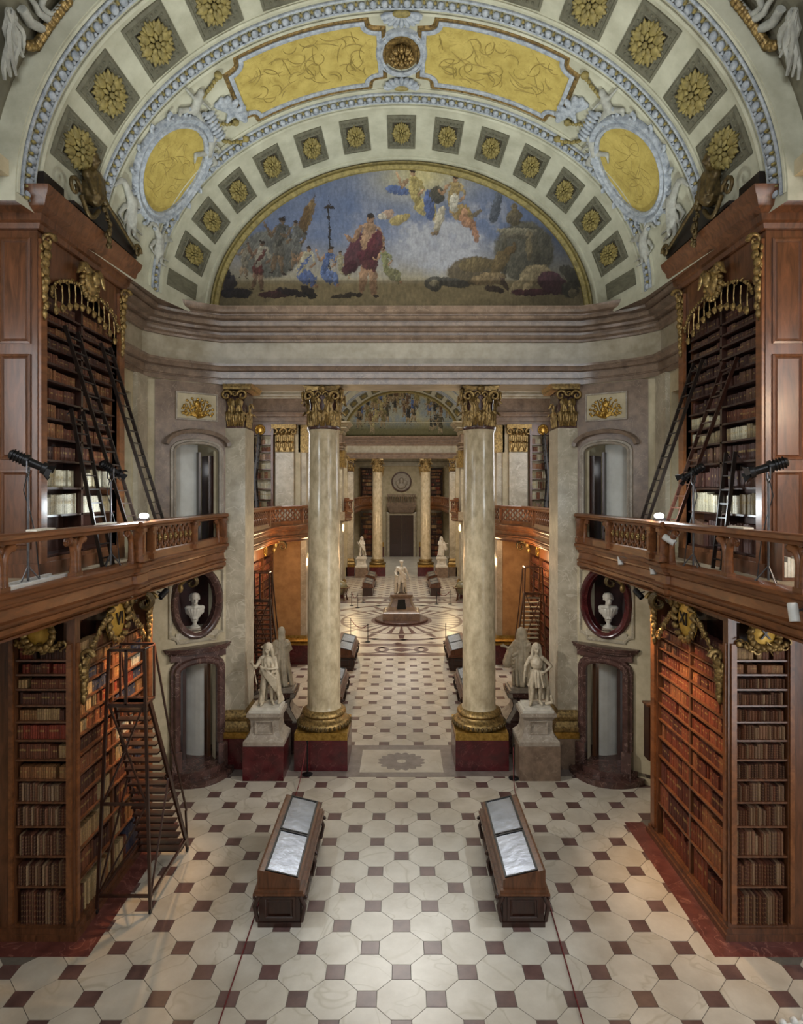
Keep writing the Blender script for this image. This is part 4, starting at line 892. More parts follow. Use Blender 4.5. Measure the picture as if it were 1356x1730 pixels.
# ------------------------------------------------------------------ books
LEATHER = ['6a3a24', '7d4a2c', '54301f', '8a5a36', '5d3626', '734227', '4a2a1e', '94683f', '80321f', 'a5835a']
VELLUM = ['c9bfa2', 'b8ab8a', 'd6ceb6', 'a39473', 'c2b797', '8f7c5c']
RED = ['6a3020', '7a3a24', '5c2a1b', '84462c', '50251a', '8c5636', '673322']
SHADED = ['4a2a20', '563226', '3c221a', '604030', '452820', '6a4a36', '542c22']  # leather browns with the gallery's shade put into the colours
MIXED = LEATHER + ['d3c8ae', '3d3f52', 'b59a70']
def book_rows(mb, T, L, rows, depth, pal, rnd, split=None, wmin=.034, wmax=.07, runmax=16):
    """rows: (z, clear height, palette or None); T maps (u along shelf, d out of the case, z)"""
    mb.T = T
    for z, hgt, p in rows:
        u = .02; p = p or pal; run = 0
        while u < L-.05:
            if run <= 0: run = rnd.randint(min(3, runmax), runmax); c = C(rnd.choice(p)); fh = rnd.uniform(.66, .9); fw = rnd.uniform(wmin, wmax); fd = rnd.uniform(-.05, 0)
            run -= 1
            w_ = fw*rnd.uniform(.9, 1.1)
            if rnd.random() < .02: u += w_*1.5; continue
            if split and abs(u+w_/2-split) < .05+w_/2: u = split+.055; continue
            h = hgt*fh*rnd.uniform(.97, 1.02); k = rnd.uniform(.75, 1.2); d = fd+rnd.uniform(-.012, .0)
            cc = tuple(x*k for x in c); g_ = tuple(x*.5+y*.5 for x, y in zip(cc, C('b59a5c')))
            if u+w_ > L: break
            a, b_, r = u+.002, u+w_-.002, w_*.22
            z1, z2 = z+h*.52, z+h*.66
            pr = [(a, d-r*.6), ((a+b_)/2, d), (b_, d-r*.6)]
            vs = [(x, y, zz) for zz in (z, z1, z2, z+h) for x, y in pr] + [(a, d-depth*.6, z+h), (b_, d-depth*.6, z+h), (a, d-depth*.6, z), (b_, d-depth*.6, z)]
            lab = rnd.random() < .5
            mb.add(vs, [(0, 1, 4, 3), (1, 2, 5, 4), (6, 7, 10, 9), (7, 8, 11, 10), (9, 10, 11, 13, 12), (0, 9, 12, 14), (2, 15, 13, 11)], cc)
            mb.add(vs[:12], [(3, 4, 7, 6), (4, 5, 8, 7)], g_ if lab else cc)
            u += w_
    mb.T = None
unit_books = []
for k in range(4):
    b = MB(); r = .12+.05*k; n = 4
    pr = [(-.5+i/n, -r*math.sin(PI*i/n)) for i in range(n+1)] + [(.5, 1), (-.5, 1)]
    b.prism([(x, y, 0) for x, y in pr], (0, 0, 1))
    for z in (.15, .32, .5, .68, .85):
        b.add([(x*1.02, y*1.18-.01, z+dz) for dz in (-.012, .012) for x, y in pr[:n+1]], [(i, i+1, n+2+i, n+1+i) for i in range(n)])
    unit_books.append(b.mesh('book', 'book_leather'))
NTH = ['first', 'second', 'third', 'fourth', 'fifth', 'sixth', 'seventh', 'eighth', 'ninth', 'tenth', 'eleventh', 'twelfth', 'thirteenth', 'fourteenth', 'fifteenth', 'sixteenth', 'seventeenth', 'eighteenth', 'nineteenth', 'twentieth', 'twenty-first', 'twenty-second', 'twenty-third']
def single_books(M, L, z, hgt, label, group, rnd, wmin=.045, wmax=.06):
    u = .015; hh = rnd.uniform(.7, .86); n = 0; made = []
    while True:
        if rnd.random() < .18: hh = rnd.uniform(.66, .88)
        w_ = rnd.uniform(wmin, wmax)
        if u+w_ > L: break
        o = link('book', rnd.choice(unit_books)); h = hgt*hh*rnd.uniform(.97, 1.03)
        o.matrix_basis = M @ Matrix.Translation((u+w_/2, -.04+rnd.uniform(-.012, .012), z)) @ Matrix.Diagonal((w_*.96, -.2, h, 1))
        o['category'] = 'book'; o['group'] = group; u += w_; n += 1; made.append(o)
    made.sort(key=lambda o: o.matrix_basis.translation.x)
    for k, o in enumerate(made): o['label'] = label % NTH[k]
    return n

# ------------------------------------------------------------------ near bookcases
SHZ = [.24, .985, 1.56, 2.13, 2.59, 3.02, 3.40, 3.77, 4.12, 4.43, 4.74, 5.02, 5.29]
SHU = [7.25, 8.03, 8.58, 9.13, 9.57, 9.96, 10.33, 10.71, 11.05, 11.36, 11.63, 11.88, 12.12]
ORD = ['bottom', 'second', 'third', 'fourth', 'fifth', 'sixth', 'seventh', 'eighth', 'ninth', 'tenth', 'eleventh', 'twelfth', 'top']
def gilt_cartouche(b, T, uc, zc, r=.42):
    """rocaille shell round a numeral plaque"""
    b.T = T
    for k in range(15):
        a = PI*2*k/15+.2
        b.tube([(uc+r*(.95+.3*t)*math.cos(a+.35*t), .06+.05*math.sin(t*3), zc+r*(.9+.3*t)*math.sin(a+.35*t)) for t in (0, .35, .7, 1)], [.05, .07, .05, .02], 6)
    b.T = None
def swag(b, T, pts, n, r, rnd, jit=.03):
    b.T = T
    for k in range(n):
        t = k/(n-1)*(len(pts)-1); i = min(int(t), len(pts)-2); f = t-i
        p = [pts[i][q]*(1-f)+pts[i+1][q]*f for q in range(3)]
        q = rnd.uniform(.6, 1.25); b.ell((p[0]+rnd.uniform(-jit, jit), p[1]+rnd.uniform(0, jit), p[2]+rnd.uniform(-jit, jit)), (r*q, r*q*.8, r*q*1.1), 6, 4)
        if k % 3 == 0: a = rnd.uniform(0, 6.28); b.tube([(p[0]+r*(1+.6*t_)*math.cos(a+t_), p[1]+.03, p[2]+r*(1+.6*t_)*math.sin(a+t_)) for t_ in (0, .7, 1.4, 2.2)], [r*.5, r*.45, r*.35, r*.15], 5)
    b.T = None
def numeral(text, M, size, par):
    cu = bpy.data.curves.new('numeral', 'FONT'); cu.body = text; cu.size = size; cu.align_x = 'CENTER'; cu.align_y = 'CENTER'; cu.extrude = .012
    o = bpy.data.objects.new('numeral_tmp', cu); col.objects.link(o); dg = bpy.context.evaluated_depsgraph_get()
    me = bpy.data.meshes.new_from_object(o.evaluated_get(dg)); bpy.data.objects.remove(o); me.materials.clear(); me.materials.append(MATS['wood_black'])
    n = link('numeral', me, par); n.matrix_basis = M
    n.matrix_parent_inverse = world_of(par).inverted()
def console(b, T, u, z, h, d=.0):
    """gilded acanthus drop: scroll on top, leaves hanging down to a point"""
    b.T = T; spiral(b, (u, d+.12, z), PI/2, .14, .05)
    for k in range(9):
        t = k/8; b.ell((u+.03*math.sin(k*2), d+.1-.05*t, z-.1-h*t), (.11*(1-.75*t)+.015, .07, .1), 6, 4)
        b.ell((u+.09*(1-t), d+.05, z-.16-h*t), (.05*(1-.6*t), .04, .08), 5, 4); b.ell((u-.09*(1-t), d+.05, z-.16-h*t), (.05*(1-.6*t), .04, .08), 5, 4)
    b.T = None
def frame_along(s, x, y0): 
    """(u along +Y from y0, d towards the nave, z) for a case face on the plane X = s*x"""
    return lambda u, d, z: (s*(x-d), y0+u, z)
n_single = 0
for s in (-1, 1):
    nm = SIDE[s]; rnd = random.Random(40+s)
    # ---- lower case: a pier with shelves along the nave and on its narrow near end
    t = thing('bookcase', 'tall wooden ground-floor bookcase with gilded numeral shells, %s side' % nm, 'bookcase', (s*6.9, 13.5, 0))
    b = MB(SX(s)); b.box(6.12, 7.7, 11.68, 15.5, 0, .12).box(6.16, 7.7, 11.72, 15.46, .12, .22); b.build('plinth', 'wood', t)
    b = MB(SX(s)); b.box(6.6, 7.7, 12.1, 15.4, .2, 6.15).box(6.2, 6.6, 15.2, 15.4, .2, 6.15); b.build('back', 'wood_dark', t)
    for q in ((6.2, 6.36, 11.76, 11.95, .2, 6.0), (6.2, 6.62, 15.0, 15.42, .2, 6.0), (7.34, 7.66, 11.76, 12.2, .2, 6.0)): MB(SX(s)).box(*q).build('upright', 'wood', t)
    MB(SX(s)).box(6.2, 6.55, 11.76, 15.42, 6.0, 6.15).box(6.5, 7.66, 11.76, 12.1, 6.0, 6.15).build('top_rail', 'wood', t)
    for q in ((6.17, 6.21, 11.8, 11.9, .3, 5.6), (6.25, 6.35, 11.72, 11.77, .3, 5.6), (7.36, 7.44, 11.72, 11.77, .3, 5.9), (6.15, 6.2, 15.08, 15.3, .3, 5.9)): MB(SX(s)).box(*q).build('pilaster_strip', 'wood_rail', t)
    b = MB(SX(s)); b.box(6.24, 6.6, 13.38, 13.46, .22, 5.7); b.build('divider', 'wood', t)
    for k, z in enumerate(SHZ):
        MB(SX(s)).box(6.215, 6.6, 11.96, 15.0, z-.035, z).build('shelf', 'wood', t)
        MB(SX(s)).box(6.36, 7.34, 11.775, 12.1, z-.035, z).build('shelf', 'wood', t)
    b = MB(); rows = [(z, (SHZ[k+1]-z-.05) if k < 12 else .3, None) for k, z in enumerate(SHZ)]
    book_rows(b, frame_along(s, 6.24, 11.97), 3.0, rows, .3, RED if s > 0 else MIXED, rnd, split=1.45)
    b.build('books', 'books', kind='stuff', label='rows of leather books filling the long side of the %s ground-floor bookcase' % nm, category='books')
    M = SX(s) @ Matrix(((1, 0, 0, 6.37), (0, -1, 0, 11.80), (0, 0, 1, 0), (0, 0, 0, 1)))
    b = MB()
    for k, z in enumerate(SHZ):
        hg = rows[k][1]
        if (s > 0 and k < 11) or (s < 0 and k < 5):
            n_single += single_books(M, .96, z, hg, '%%s leather book from the left, %s shelf, narrow end of %s bookcase' % (ORD[k], nm), 'leather books on the narrow bookcase ends', rnd)
        else:
            book_rows(b, M, .96, [(z, hg, None)], .3, LEATHER, rnd, wmin=.04, wmax=.06); 
    b.build('books', 'books', kind='stuff', label='rows of leather books on the upper shelves of the narrow end, %s' % nm, category='books')
    T1 = frame_along(s, 6.2, 11.95); T2 = lambda u, d, z, s=s: (s*(6.36+u), 11.76-d, z)
    b = MB(); gilt_cartouche(b, T1, 1.45, 5.72); pts = [(1.45+x, .04, 5.72+.3-.55*abs(x)**1.7) for x in (-1.4, -1.1, -.8, -.5)]; swag(b, T1, pts, 26, .055, rnd); swag(b, T1, [(1.45-(p[0]-1.45), p[1], p[2]) for p in pts], 26, .055, rnd)
    b.build('gilt_carving', 'gold_dull', t, smooth=70)
    for q in ((.02, 5.3, .7), (3.1, 5.9, .9)): b = MB(); console(b, T1, *q); b.build('gilt_drop', 'gold_dull', t, smooth=70)
    b = MB(T1); b.lathe([(0.001, .07), (.3, .06), (.42, .02), (.43, 0)], 24); b.v = [tuple(T1(1.45+v[0], v[2], 5.72+v[1])) for v in MB().lathe([(0.001, .09), (.3, .075), (.42, .03), (.43, 0)], 24).v]
    pl = b.build('numeral_plaque', 'gilt_lit', t, smooth=60)
    P = Matrix.Translation(T1(1.45, .11, 5.74)); Rm = Matrix(((0, 0, -s, 0), (-s, 0, 0, 0), (0, 1, 0, 0), (0, 0, 0, 1)))
    numeral('VI' if s < 0 else 'XI', P @ Rm, .4, pl)
    b = MB(); swag(b, T2, [(.05, .03, 5.62), (.3, .06, 5.5), (.5, .07, 5.55), (.7, .06, 5.5), (.93, .03, 5.62)], 34, .05, rnd); gilt_cartouche(b, T2, .49, 5.8, .26); b.build('gilt_carving', 'gold_dull', t, smooth=70)
    b = MB(); b.v = [tuple(T2(.49+v[0], v[2], 5.8+v[1])) for v in MB().lathe([(0.001, .09), (.2, .075), (.27, .03), (.28, 0)], 20).v]; b.f = MB().lathe([(0.001, .09), (.2, .075), (.27, .03), (.28, 0)], 20).f
    pl = b.build('numeral_plaque', 'gilt_lit', t, smooth=60)
    if s > 0: numeral('X', Matrix.Translation(T2(.49, .11, 5.8)) @ Matrix.Rotation(PI/2, 4, 'X'), .3, pl)
    # ---- upper case on the gallery
    t = thing('bookcase', 'tall wooden gallery bookcase with gilded swag and heavy cornice, %s side' % nm, 'bookcase', (s*7.3, 13.5, 6.85))
    b = MB(SX(s)); b.box(7.32, 7.72, 12.0, 15.35, 6.86, 13.6).box(6.95, 7.72, 15.2, 15.35, 6.86, 13.6); b.build('back', 'wood_dark', t)
    b = MB(SX(s)); b.box(6.86, 7.7, 11.7, 15.36, 6.86, 7.12); b.build('plinth', 'wood', t)
    for q in ((6.9, 7.72, 11.74, 11.98, 7.12, 13.6), (6.9, 7.34, 14.98, 15.35, 7.12, 13.6)): MB(SX(s)).box(*q).build('upright', 'wood', t)
    for q in ((6.84, 6.9, 11.76, 11.96, 7.12, 13.3), (6.84, 6.9, 15.02, 15.3, 7.12, 13.3)): MB(SX(s)).box(*q).build('pilaster_strip', 'wood_rail', t)
    b = MB(); hole = arch(.02, 3.0, 7.2, 12.3, .62, 14); b.T = lambda u, d, z: (s*(6.9-d), 11.98+u, z); b.holed(0, 3.02, 7.1, 13.6, hole, .1); b.build('arched_face', 'wood', t, fix=True)
    for z0, z1 in ((7.4, 8.9), (9.1, 11.1), (11.3, 13.3)):
        b = MB(lambda x, z, h, s=s: (s*x, 11.74-h, z)); b.mold([(7.02, z0), (7.6, z0), (7.6, z1), (7.02, z1)], [(0, 0), (0, .03), (.04, .04), (.07, .01), (.09, .03), (.12, .03)], True)
        b.add([(7.14, z0+.12, .03), (7.48, z0+.12, .03), (7.48, z1-.12, .03), (7.14, z1-.12, .03)], [(0, 1, 2, 3)]); b.build('end_panel', 'wood', t, fix=True)
    MB(SX(s)).box(6.93, 7.32, 13.4, 13.48, 7.1, 12.6).build('divider', 'wood_dark', t)
    for z in SHU: MB(SX(s)).box(6.93, 7.32, 11.98, 15.0, z-.04, z).build('shelf', 'wood_dark', t)  # darker wood for divider and shelves puts the case's inner shade into colour
    b = MB(); V4 = VELLUM
    rows = [(z, (SHU[k+1]-z-.05) if k < 12 else .32, (V4 if (k in (1, 2) if s < 0 else k in (1, 4)) else V4[:3]+LEATHER[:2] if s > 0 and k == 5 else None)) for k, z in enumerate(SHU) if not (k == 0 and s < 0)]
    book_rows(b, frame_along(s, 6.98, 12.0), 2.98, rows, .3, LEATHER[:7] if s < 0 else SHADED, rnd, split=1.44)
    b.build('books', 'books', kind='stuff', label='rows of books filling the %s gallery bookcase' % nm, category='books')
    b = MB(SX(s)); pf = [(0, 13.45), (.05, 13.46), (.08, 13.55), (.14, 13.58), (.16, 13.7), (.3, 13.78), (.34, 13.9), (.42, 13.98), (.46, 14.1), (0, 14.12)]
    b.mold([(9.5, 11.72), (6.88, 11.72), (6.88, 15.36)], pf, flip=1); b.box(6.88, 9.5, 11.72, 15.36, 13.5, 14.11); b.build('cornice', 'wood', t, smooth=30)
    MB(SX(s)).box(7.72, 9.55, 11.8, 11.9, 6.86, 13.6).build('return_panel', 'wood_dark', t)
    T1 = frame_along(s, 6.88, 11.98); b = MB()
    ar = [(1.5-1.42*math.cos(PI*i/24), .05, 12.35+.55*math.sin(PI*i/24)) for i in range(25)]; swag(b, T1, ar, 44, .04, rnd, .015)
    for k in range(11):
        u = .25+.25*k; zt = 12.4+.5*math.sin(PI*u/3.0); b.T = T1; b.tube([(u, .04, zt), (u+.01, .05, zt-.22), (u, .05, zt-.42)], [.018, .014, .018], 5); b.ell((u, .06, zt-.46), (.07, .05, .09), 6, 4); b.ell((u+.09, .06, zt-.42), (.04, .03, .04), 5, 4)
    b.T = T1; gilt_cartouche(b, T1, 1.5, 13.0, .3); b.T = T1; b.ell((1.5, .1, 13.05), (.26, .12, .32), 10, 6); b.ell((1.5, .22, 13.1), (.12, .1, .18), 8, 5)
    for sg in (-1, 1): b.T = T1; b.tube([(1.5+sg*(.2+.1*t_), .14, 13.2+.14*math.sin(t_*1.2)) for t_ in range(5)], [.1, .09, .07, .05, .02], 6)
    b.T = None; b.build('gilt_carving', 'gold_dull', t, smooth=70)
    for q in (-.13, 3.17): b = MB(); console(b, T1, q, 13.3, 1.3); b.build('gilt_drop', 'gold_dull', t, smooth=70)
    # crest on the cornice: dark curved block, gilded scrolls, gilded bust
    b = MB(SX(s)); b.box(6.7, 9.4, 11.6, 12.3, 14.1, 14.5)
    P = [(12.3, 14.1), (15.2, 14.1)] + [(15.2-2.9*i/14, 14.18+.55*math.sin(PI*min(1, i/12))**1.2) for i in range(15)]
    b.prism([(6.5, y, z+.1) for y, z in P], (.3, 0, 0)); cr = b.build('crest', 'wood_black', t, smooth=30)
    T3 = lambda u, d, z, s=s: (s*(6.48-d), 12.2+u, z+.15); b = MB(T3)
    for u0, z0, r in ((.0, 14.35, .22), (2.9, 14.2, .18)): spiral(b, (u0, .05, z0), 0, r, .05)
    b.tube([(.22+.08*t_, .06, 14.3-.28*math.sin(t_*.35)) for t_ in range(10)], .05, 6); b.tube([(1.1+.16*t_, .05, 14.7-.05*t_) for t_ in range(11)], .04, 6); b.T = None
    swag(b, T3, [(.9, .08, 14.75), (1.05, .1, 14.4), (1.2, .12, 14.0), (1.25, .1, 13.7)], 26, .06, rnd, .07)
    b.build('crest_scrolls', 'bronze', cr, smooth=70)
    b = MB(); X = lambda x, y, z: (s*(x-.3), y, z+.2)
    for p, q, r0, r1 in (((6.75, 12.95, 14.5), (6.75, 12.95, 14.85), .24, .2), ((6.75, 12.95, 14.95), (6.72, 12.95, 15.1), .09, .08), ((6.75, 12.72, 14.8), (6.75, 13.18, 14.8), .11, .11), ((6.73, 12.72, 14.75), (6.6, 12.7, 14.45), .08, .06), ((6.73, 13.18, 14.75), (6.6, 13.2, 14.45), .08, .06)): b.cap(X(*p), X(*q), r0, r1)
    b.ell(X(6.72, 12.95, 15.22), (.12, .12, .15)); b.ell(X(6.75, 12.95, 15.3), (.13, .14, .11)); b.ell(X(6.6, 12.95, 15.2), (.03, .025, .04)); b.ell(X(6.75, 12.95, 15.43), (.04, .1, .07))
    for k in range(6): b.cap(X(6.62, 12.78+.07*k, 14.9), X(6.58, 12.75+.08*k, 14.45), .04, .03, 6)
    bu = b.build('gilt_bust', 'bronze', cr, smooth=180); r = bu.modifiers.new('remesh', 'REMESH'); r.mode = 'VOXEL'; r.voxel_size = .022; r.use_smooth_shade = True
# ------------------------------------------------------------------ galleries
FASC = [(-.5, 6.1), (-.08, 6.11), (-.05, 6.16), (-.08, 6.17), (-.02, 6.2), (.02, 6.25), (.02, 6.33), (-.02, 6.34), (-.02, 6.37), (.03, 6.38), (.04, 6.42), (-.03, 6.45), (-.05, 6.62), (.0, 6.66), (0, 6.7), (.06, 6.72), (.08, 6.8), (.12, 6.84), (.13, 6.9), (.08, 6.925), (-.3, 6.925), (-.3, 6.86)]
RAIL = [(-.1, 7.66), (.06, 7.66), (.08, 7.71), (.12, 7.74), (.12, 7.8), (.09, 7.83), (-.13, 7.83), (-.15, 7.8), (-.15, 7.74), (-.1, 7.66)]
BASE = [(-.1, 6.92), (-.1, 7.1), (-.07, 7.13), (.03, 7.13), (.06, 7.1), (.06, 6.92)]
def at_path(path, y):
    for (x0, y0), (x1, y1) in zip(path, path[1:]):
        if y0 <= y <= y1: return x0+(x1-x0)*(y-y0)/(y1-y0)
    return path[-1][0]
b = MB()
for sg in (-1, 1):
    b.tube([(0, sg*(.035+.085*math.sin(t*PI/8)**2+.02*math.sin(t*PI/4)), 7.13+.53*t/16) for t in range(17)], [.03+.012*abs(math.cos(t*PI/16)) for t in range(17)], 6)
    for z in (7.22, 7.57): spiral(b, (0, sg*.1, z), PI/2, .05*sg, .02)
me_bal = b.mesh('baluster', 'wood_rail', smooth=70)
b = MB()
for k in range(6): a = k*PI/3; b.ell((-.05, .035*math.cos(a), 7.395+.05*math.sin(a)), (.03, .035, .04), 6, 4)
b.ell((-.07, 0, 7.395), (.03, .025, .03), 6, 4); me_flo = b.mesh('gilt_flower', 'gold_dull', smooth=70)
b = MB()
b.box(-.08, .08, -.12, .12, 6.925, 7.0)
for sg in (-1, 1):
    b.tube([(0, sg*(.05+.02*t+.28*max(0, t-.35)**2*1.6), 6.98+.62*math.sin(t*PI/2)) for t in [i/10 for i in range(11)]], [.085-.02*math.sin(PI*i/10) for i in range(11)], 8)
    spiral(b, (0, sg*.3, 7.58), PI/2, .07*sg, .03)
b.ell((0, 0, 7.55), (.04, .06, .09), 8, 5); me_lyre = b.mesh('lyre_bracket', 'wood_rail', smooth=70)
b = MB(); b.box(-.07, .07, -.08, .05, 6.925, 7.0); b.tube([(0, .0+.3*max(0, t-.35)**2*1.6+.03*t, 6.98+.62*math.sin(t*PI/2)) for t in [i/10 for i in range(11)]], [.08-.02*math.sin(PI*i/10) for i in range(11)], 8); spiral(b, (0, .24, 7.58), PI/2, .07, .03)
me_half = b.mesh('lyre_bracket', 'wood_rail', smooth=70)
def console_scroll(s, x, y, z, par, k=1.):
    b = MB(SX(s))
    for dy in (-.07, 0, .07): spiral(b, (x, y+dy, z), 0, .26*k, .05*k)
    b.tube([(x+.26*k, y, z), (x+.32*k, y, z+.2), (x+.55*k, y, z+.3)], [.1*k, .1*k, .06*k], 8); o = b.build('console_scroll', 'bronze', par, smooth=70)
    b = MB(SX(s)); b.ell((x+.3*k, y-.1, z+.1), (.12*k, .08, .2*k)); b.ell((x+.36*k, y-.1, z-.15), (.1*k, .07, .16*k)); b.ell((x+.2*k, y-.12, z+.24), (.12*k, .06, .08*k)); b.build('gilt_leaf', 'gold_dull', o, smooth=70)
PATH_N = [(6.3, 4.0), (6.22, 9.5), (5.88, 13.62)]; PATH_F = [(5.88, 14.3), (5.68, 16.4), (5.55, 18.6), (5.4, 19.0)]
for s in (-1, 1):
    nm = SIDE[s]; full = PATH_N+[(5.8, 13.66), (5.8, 14.26)]+PATH_F
    t = thing('gallery_balcony', 'carved wooden gallery balcony running along the %s side of the near bay' % nm, 'balcony', (s*6.5, 13, 6.1))
    MB(SX(s)).mold(full, FASC).build('fascia', 'wood_rail', t, smooth=30)
    pl = [(x+.12, y) for x, y in full] + [(7.3, 18.1), (7.34, 15.4), (7.7, 15.4), (7.7, 11.8), (9.55, 11.8), (9.55, 4.0)]
    MB(SX(s)).prism([(x, y, 6.16) for x, y in pl], (0, 0, .7)).build('deck', 'wood_floor', t, fix=True)
    for pth in (PATH_N, [(5.8, 13.62), (5.8, 14.3)], PATH_F): MB(SX(s)).mold(pth, RAIL).build('hand_rail', 'wood_rail', t, smooth=30)
    for pth in ([(5.8, 13.62), (5.8, 14.3)], PATH_F): MB(SX(s)).mold(pth, BASE).build('foot_rail', 'wood_rail', t)
    def post(x, y, d=.16, w_=.2):
        b = MB(SX(s)); b.box(x-.12, x+.1, y-d/2, y+d/2, 6.95, 7.68).box(x-.15, x+.12, y-d/2-.02, y+d/2+.02, 6.95, 7.08).box(x-.15, x+.12, y-d/2-.02, y+d/2+.02, 7.6, 7.68).box(x-.14, x-.1, y-d*.3, y+d*.3, 7.14, 7.54); b.build('post', 'wood_rail', t)
    for y in (13.68, 14.24): post(5.8, y)
    MB(SX(s)).box(5.82, 5.9, 13.76, 14.16, 7.1, 7.66).build('post_gap_shade', 'wood_dark', t)  # dark board standing for the shaded gap between the twin posts
    for y in (16.75, 18.85): post(at_path(PATH_F, y), y)
    def put(me, y, path, nm_, k=1):
        o = link(nm_, me, t); x = at_path(path, y)
        dx = at_path(path, min(y+.1, path[-1][1]))-at_path(path, y-.1)
        o.matrix_basis = Matrix.Translation((s*x, y, 0)) @ Matrix.Diagonal((s, k, 1, 1)); o.matrix_parent_inverse = Matrix.Translation((-s*6.5, -13, -6.1)); return o
    for k in range(8):
        o = put(me_bal, 14.52+.28*k, PATH_F, 'baluster')
        f = link('gilt_flower', me_flo, o, local=True)
    for y in (5.6, 7.6, 9.6, 11.5): put(me_lyre, y, PATH_N, 'lyre_bracket')
    put(me_half, 13.5, PATH_N, 'lyre_bracket', -1); put(me_half, 16.95, PATH_F, 'lyre_bracket'); put(me_half, 18.65, PATH_F, 'lyre_bracket', -1)
    console_scroll(s, 5.95, 14.35, 5.92, t); console_scroll(s, 5.85, 17.3, 5.95, t, .8)
# ------------------------------------------------------------------ spotlights and cables
def can_light(px_, Y, s, dark, label, aim=(0, -.25, -1)):
    x, y = px_; X = (x-CX)*Y/FPX; Z = CAMZ-(y-HY)*Y/FPX
    t = thing('small_spotlight', label, 'spotlight', (X, Y, Z), group='small spotlights on the galleries')
    d = Vector((aim[0]*s, aim[1], aim[2])).normalized(); M = Matrix.Translation((X, Y, Z)) @ d.to_track_quat('Z', 'Y').to_matrix().to_4x4()
    MB(M).lathe([(0, -.14), (.06, -.14), (.075, -.12), (.075, .14), (.068, .145), (.06, .1), (0, .1)], 16).build('can', 'black_metal' if dark else 'white_paint', t, smooth=40)
    MB().obox((X, Y, Z), (X+s*.16, Y, Z+.05), .03, .03).build('bracket', 'grey_metal', t)
can_light((302, 937), 16.2, -1, False, 'white can spotlight clipped under the carved rail, left gallery')
can_light((276, 1003), 15.3, -1, True, 'black can spotlight below the left gallery beside the oval niche', (.5, -1, -.8))
can_light((1048, 945), 16.1, 1, False, 'white can spotlight under the carved rail beside the oval niche, right gallery')
can_light((1103, 960), 14.3, 1, False, 'white can spotlight below the double post, right gallery')
can_light((1340, 1034), 9.5, 1, False, 'white can spotlight near the frame edge on the right gallery front')
can_light((1130, 912), 13.5, 1, False, 'pale can spotlight fixed to the double post of the right gallery', (.6, -.6, -.5))
can_light((1028, 900), 16.9, 1, True, 'dark can spotlight on the carved rail of the right gallery', (-.6, -.4, .5))
can_light((1078, 1003), 15.3, 1, True, 'black can spotlight below the right gallery beside the red oval', (.5, -1, -.8))
def stage_light(s, x, y, z, d, label, L=.62, r=.1):
    t = thing('stage_spotlight', label, 'spotlight', (s*x, y, 6.86), group='theatre spotlights on stands')
    d = Vector((d[0]*s, d[1], d[2])).normalized(); p = Vector((s*x, y, z))
    M = Matrix.Translation(p) @ d.to_track_quat('Z', 'Y').to_matrix().to_4x4()
    b = MB(M); b.lathe([(0, -L*.5), (r*.6, -L*.5), (r*.85, -L*.46), (r*.9, -L*.1), (r*1.1, -L*.08), (r*1.1, 0), (r*.75, .02), (r*.7, L*.36), (r*1.05, L*.38), (r*1.1, L*.5), (r*1.0, L*.5), (r*.9, L*.4), (0, L*.4)], 18); hd = b.build('lamp_body', 'black_metal', t, smooth=40)
    b = MB(M)
    for k in range(5): b.lathe([(r*.92, -L*.42+.05*k), (r*1.12, -L*.41+.05*k), (r*1.12, -L*.4+.05*k), (r*.92, -L*.39+.05*k)], 18)
    b.build('cooling_fins', 'black_metal', hd)
    b = MB(M)
    for a in range(4): q = a*PI/2+.4; c, s_ = math.cos(q), math.sin(q); b.add([(r*(c*1.0-s_*.6), r*(s_+c*.6), L*.5), (r*(c+s_*.6), r*(s_-c*.6), L*.5), (r*1.5*(c+s_*.6), r*1.5*(s_-c*.6), L*.66), (r*1.5*(c-s_*.6), r*1.5*(s_+c*.6), L*.66)], [(0, 1, 2, 3)])
    b.build('barn_doors', 'black_metal', hd)
    b = MB(); a = r*1.35; sx = d.cross(Vector((0, 0, 1))).normalized()*a; b.tube([p-sx, p-sx-Vector((0, 0, .2)), p-Vector((0, 0, .28)), p+sx-Vector((0, 0, .2)), p+sx], .014, 6); b.build('yoke', 'grey_metal', t)
    b = MB(); b.tube([p-Vector((0, 0, .26)), (p.x, p.y, 6.95)], .022, 8); b.build('pole', 'grey_metal', t, smooth=60)
    for k in range(3): a = k*2*PI/3+.5; MB().tube([(p.x, p.y, 7.2), (p.x+.24*math.cos(a), p.y+.24*math.sin(a), 6.875)], .014, 6).build('leg', 'grey_metal', t)
    b = MB(); b.tube([p+Vector((0, .02, -.1)), p+Vector((s*.08, 0, -.5)), p+Vector((s*.02, .1, -.9)), p+Vector((-s*.1, .05, -1.3)), (p.x-s*.15, p.y+.1, 6.88)], .01, 5); b.build('power_cable', 'cable', t)
stage_light(-1, 6.48, 10.75, 9.02, (-.8, .35, -.42), 'black stage spotlight on a stand near the edge of the left gallery')
stage_light(-1, 6.15, 13.1, 8.98, (-.5, .75, -.45), 'black stage spotlight among the ladders on the left gallery', .5, .085)
stage_light(1, 6.4, 10.8, 8.92, (-.85, .3, -.3), 'black stage spotlight on a stand near the edge of the right gallery')
stage_light(1, 6.1, 12.95, 8.9, (-.6, .6, -.5), 'black stage spotlight before the dark shelves of the right gallery', .5, .085)
for s in (-1, 1):
    t = thing('flood_lamp', 'glowing white floodlight resting on the hand rail of the %s gallery' % SIDE[s], 'lamp', (s*5.8, 13.98, 7.83))
    MB(SX(s)).box(5.72, 5.92, 13.86, 14.1, 7.835, 7.9).build('lamp_housing', 'grey_metal', t)
    MB(SX(s)).ell((5.8, 13.95, 7.95), (.11, .1, .06), 12, 8).build('lamp_bulb', 'lamp_glow', t, smooth=180)
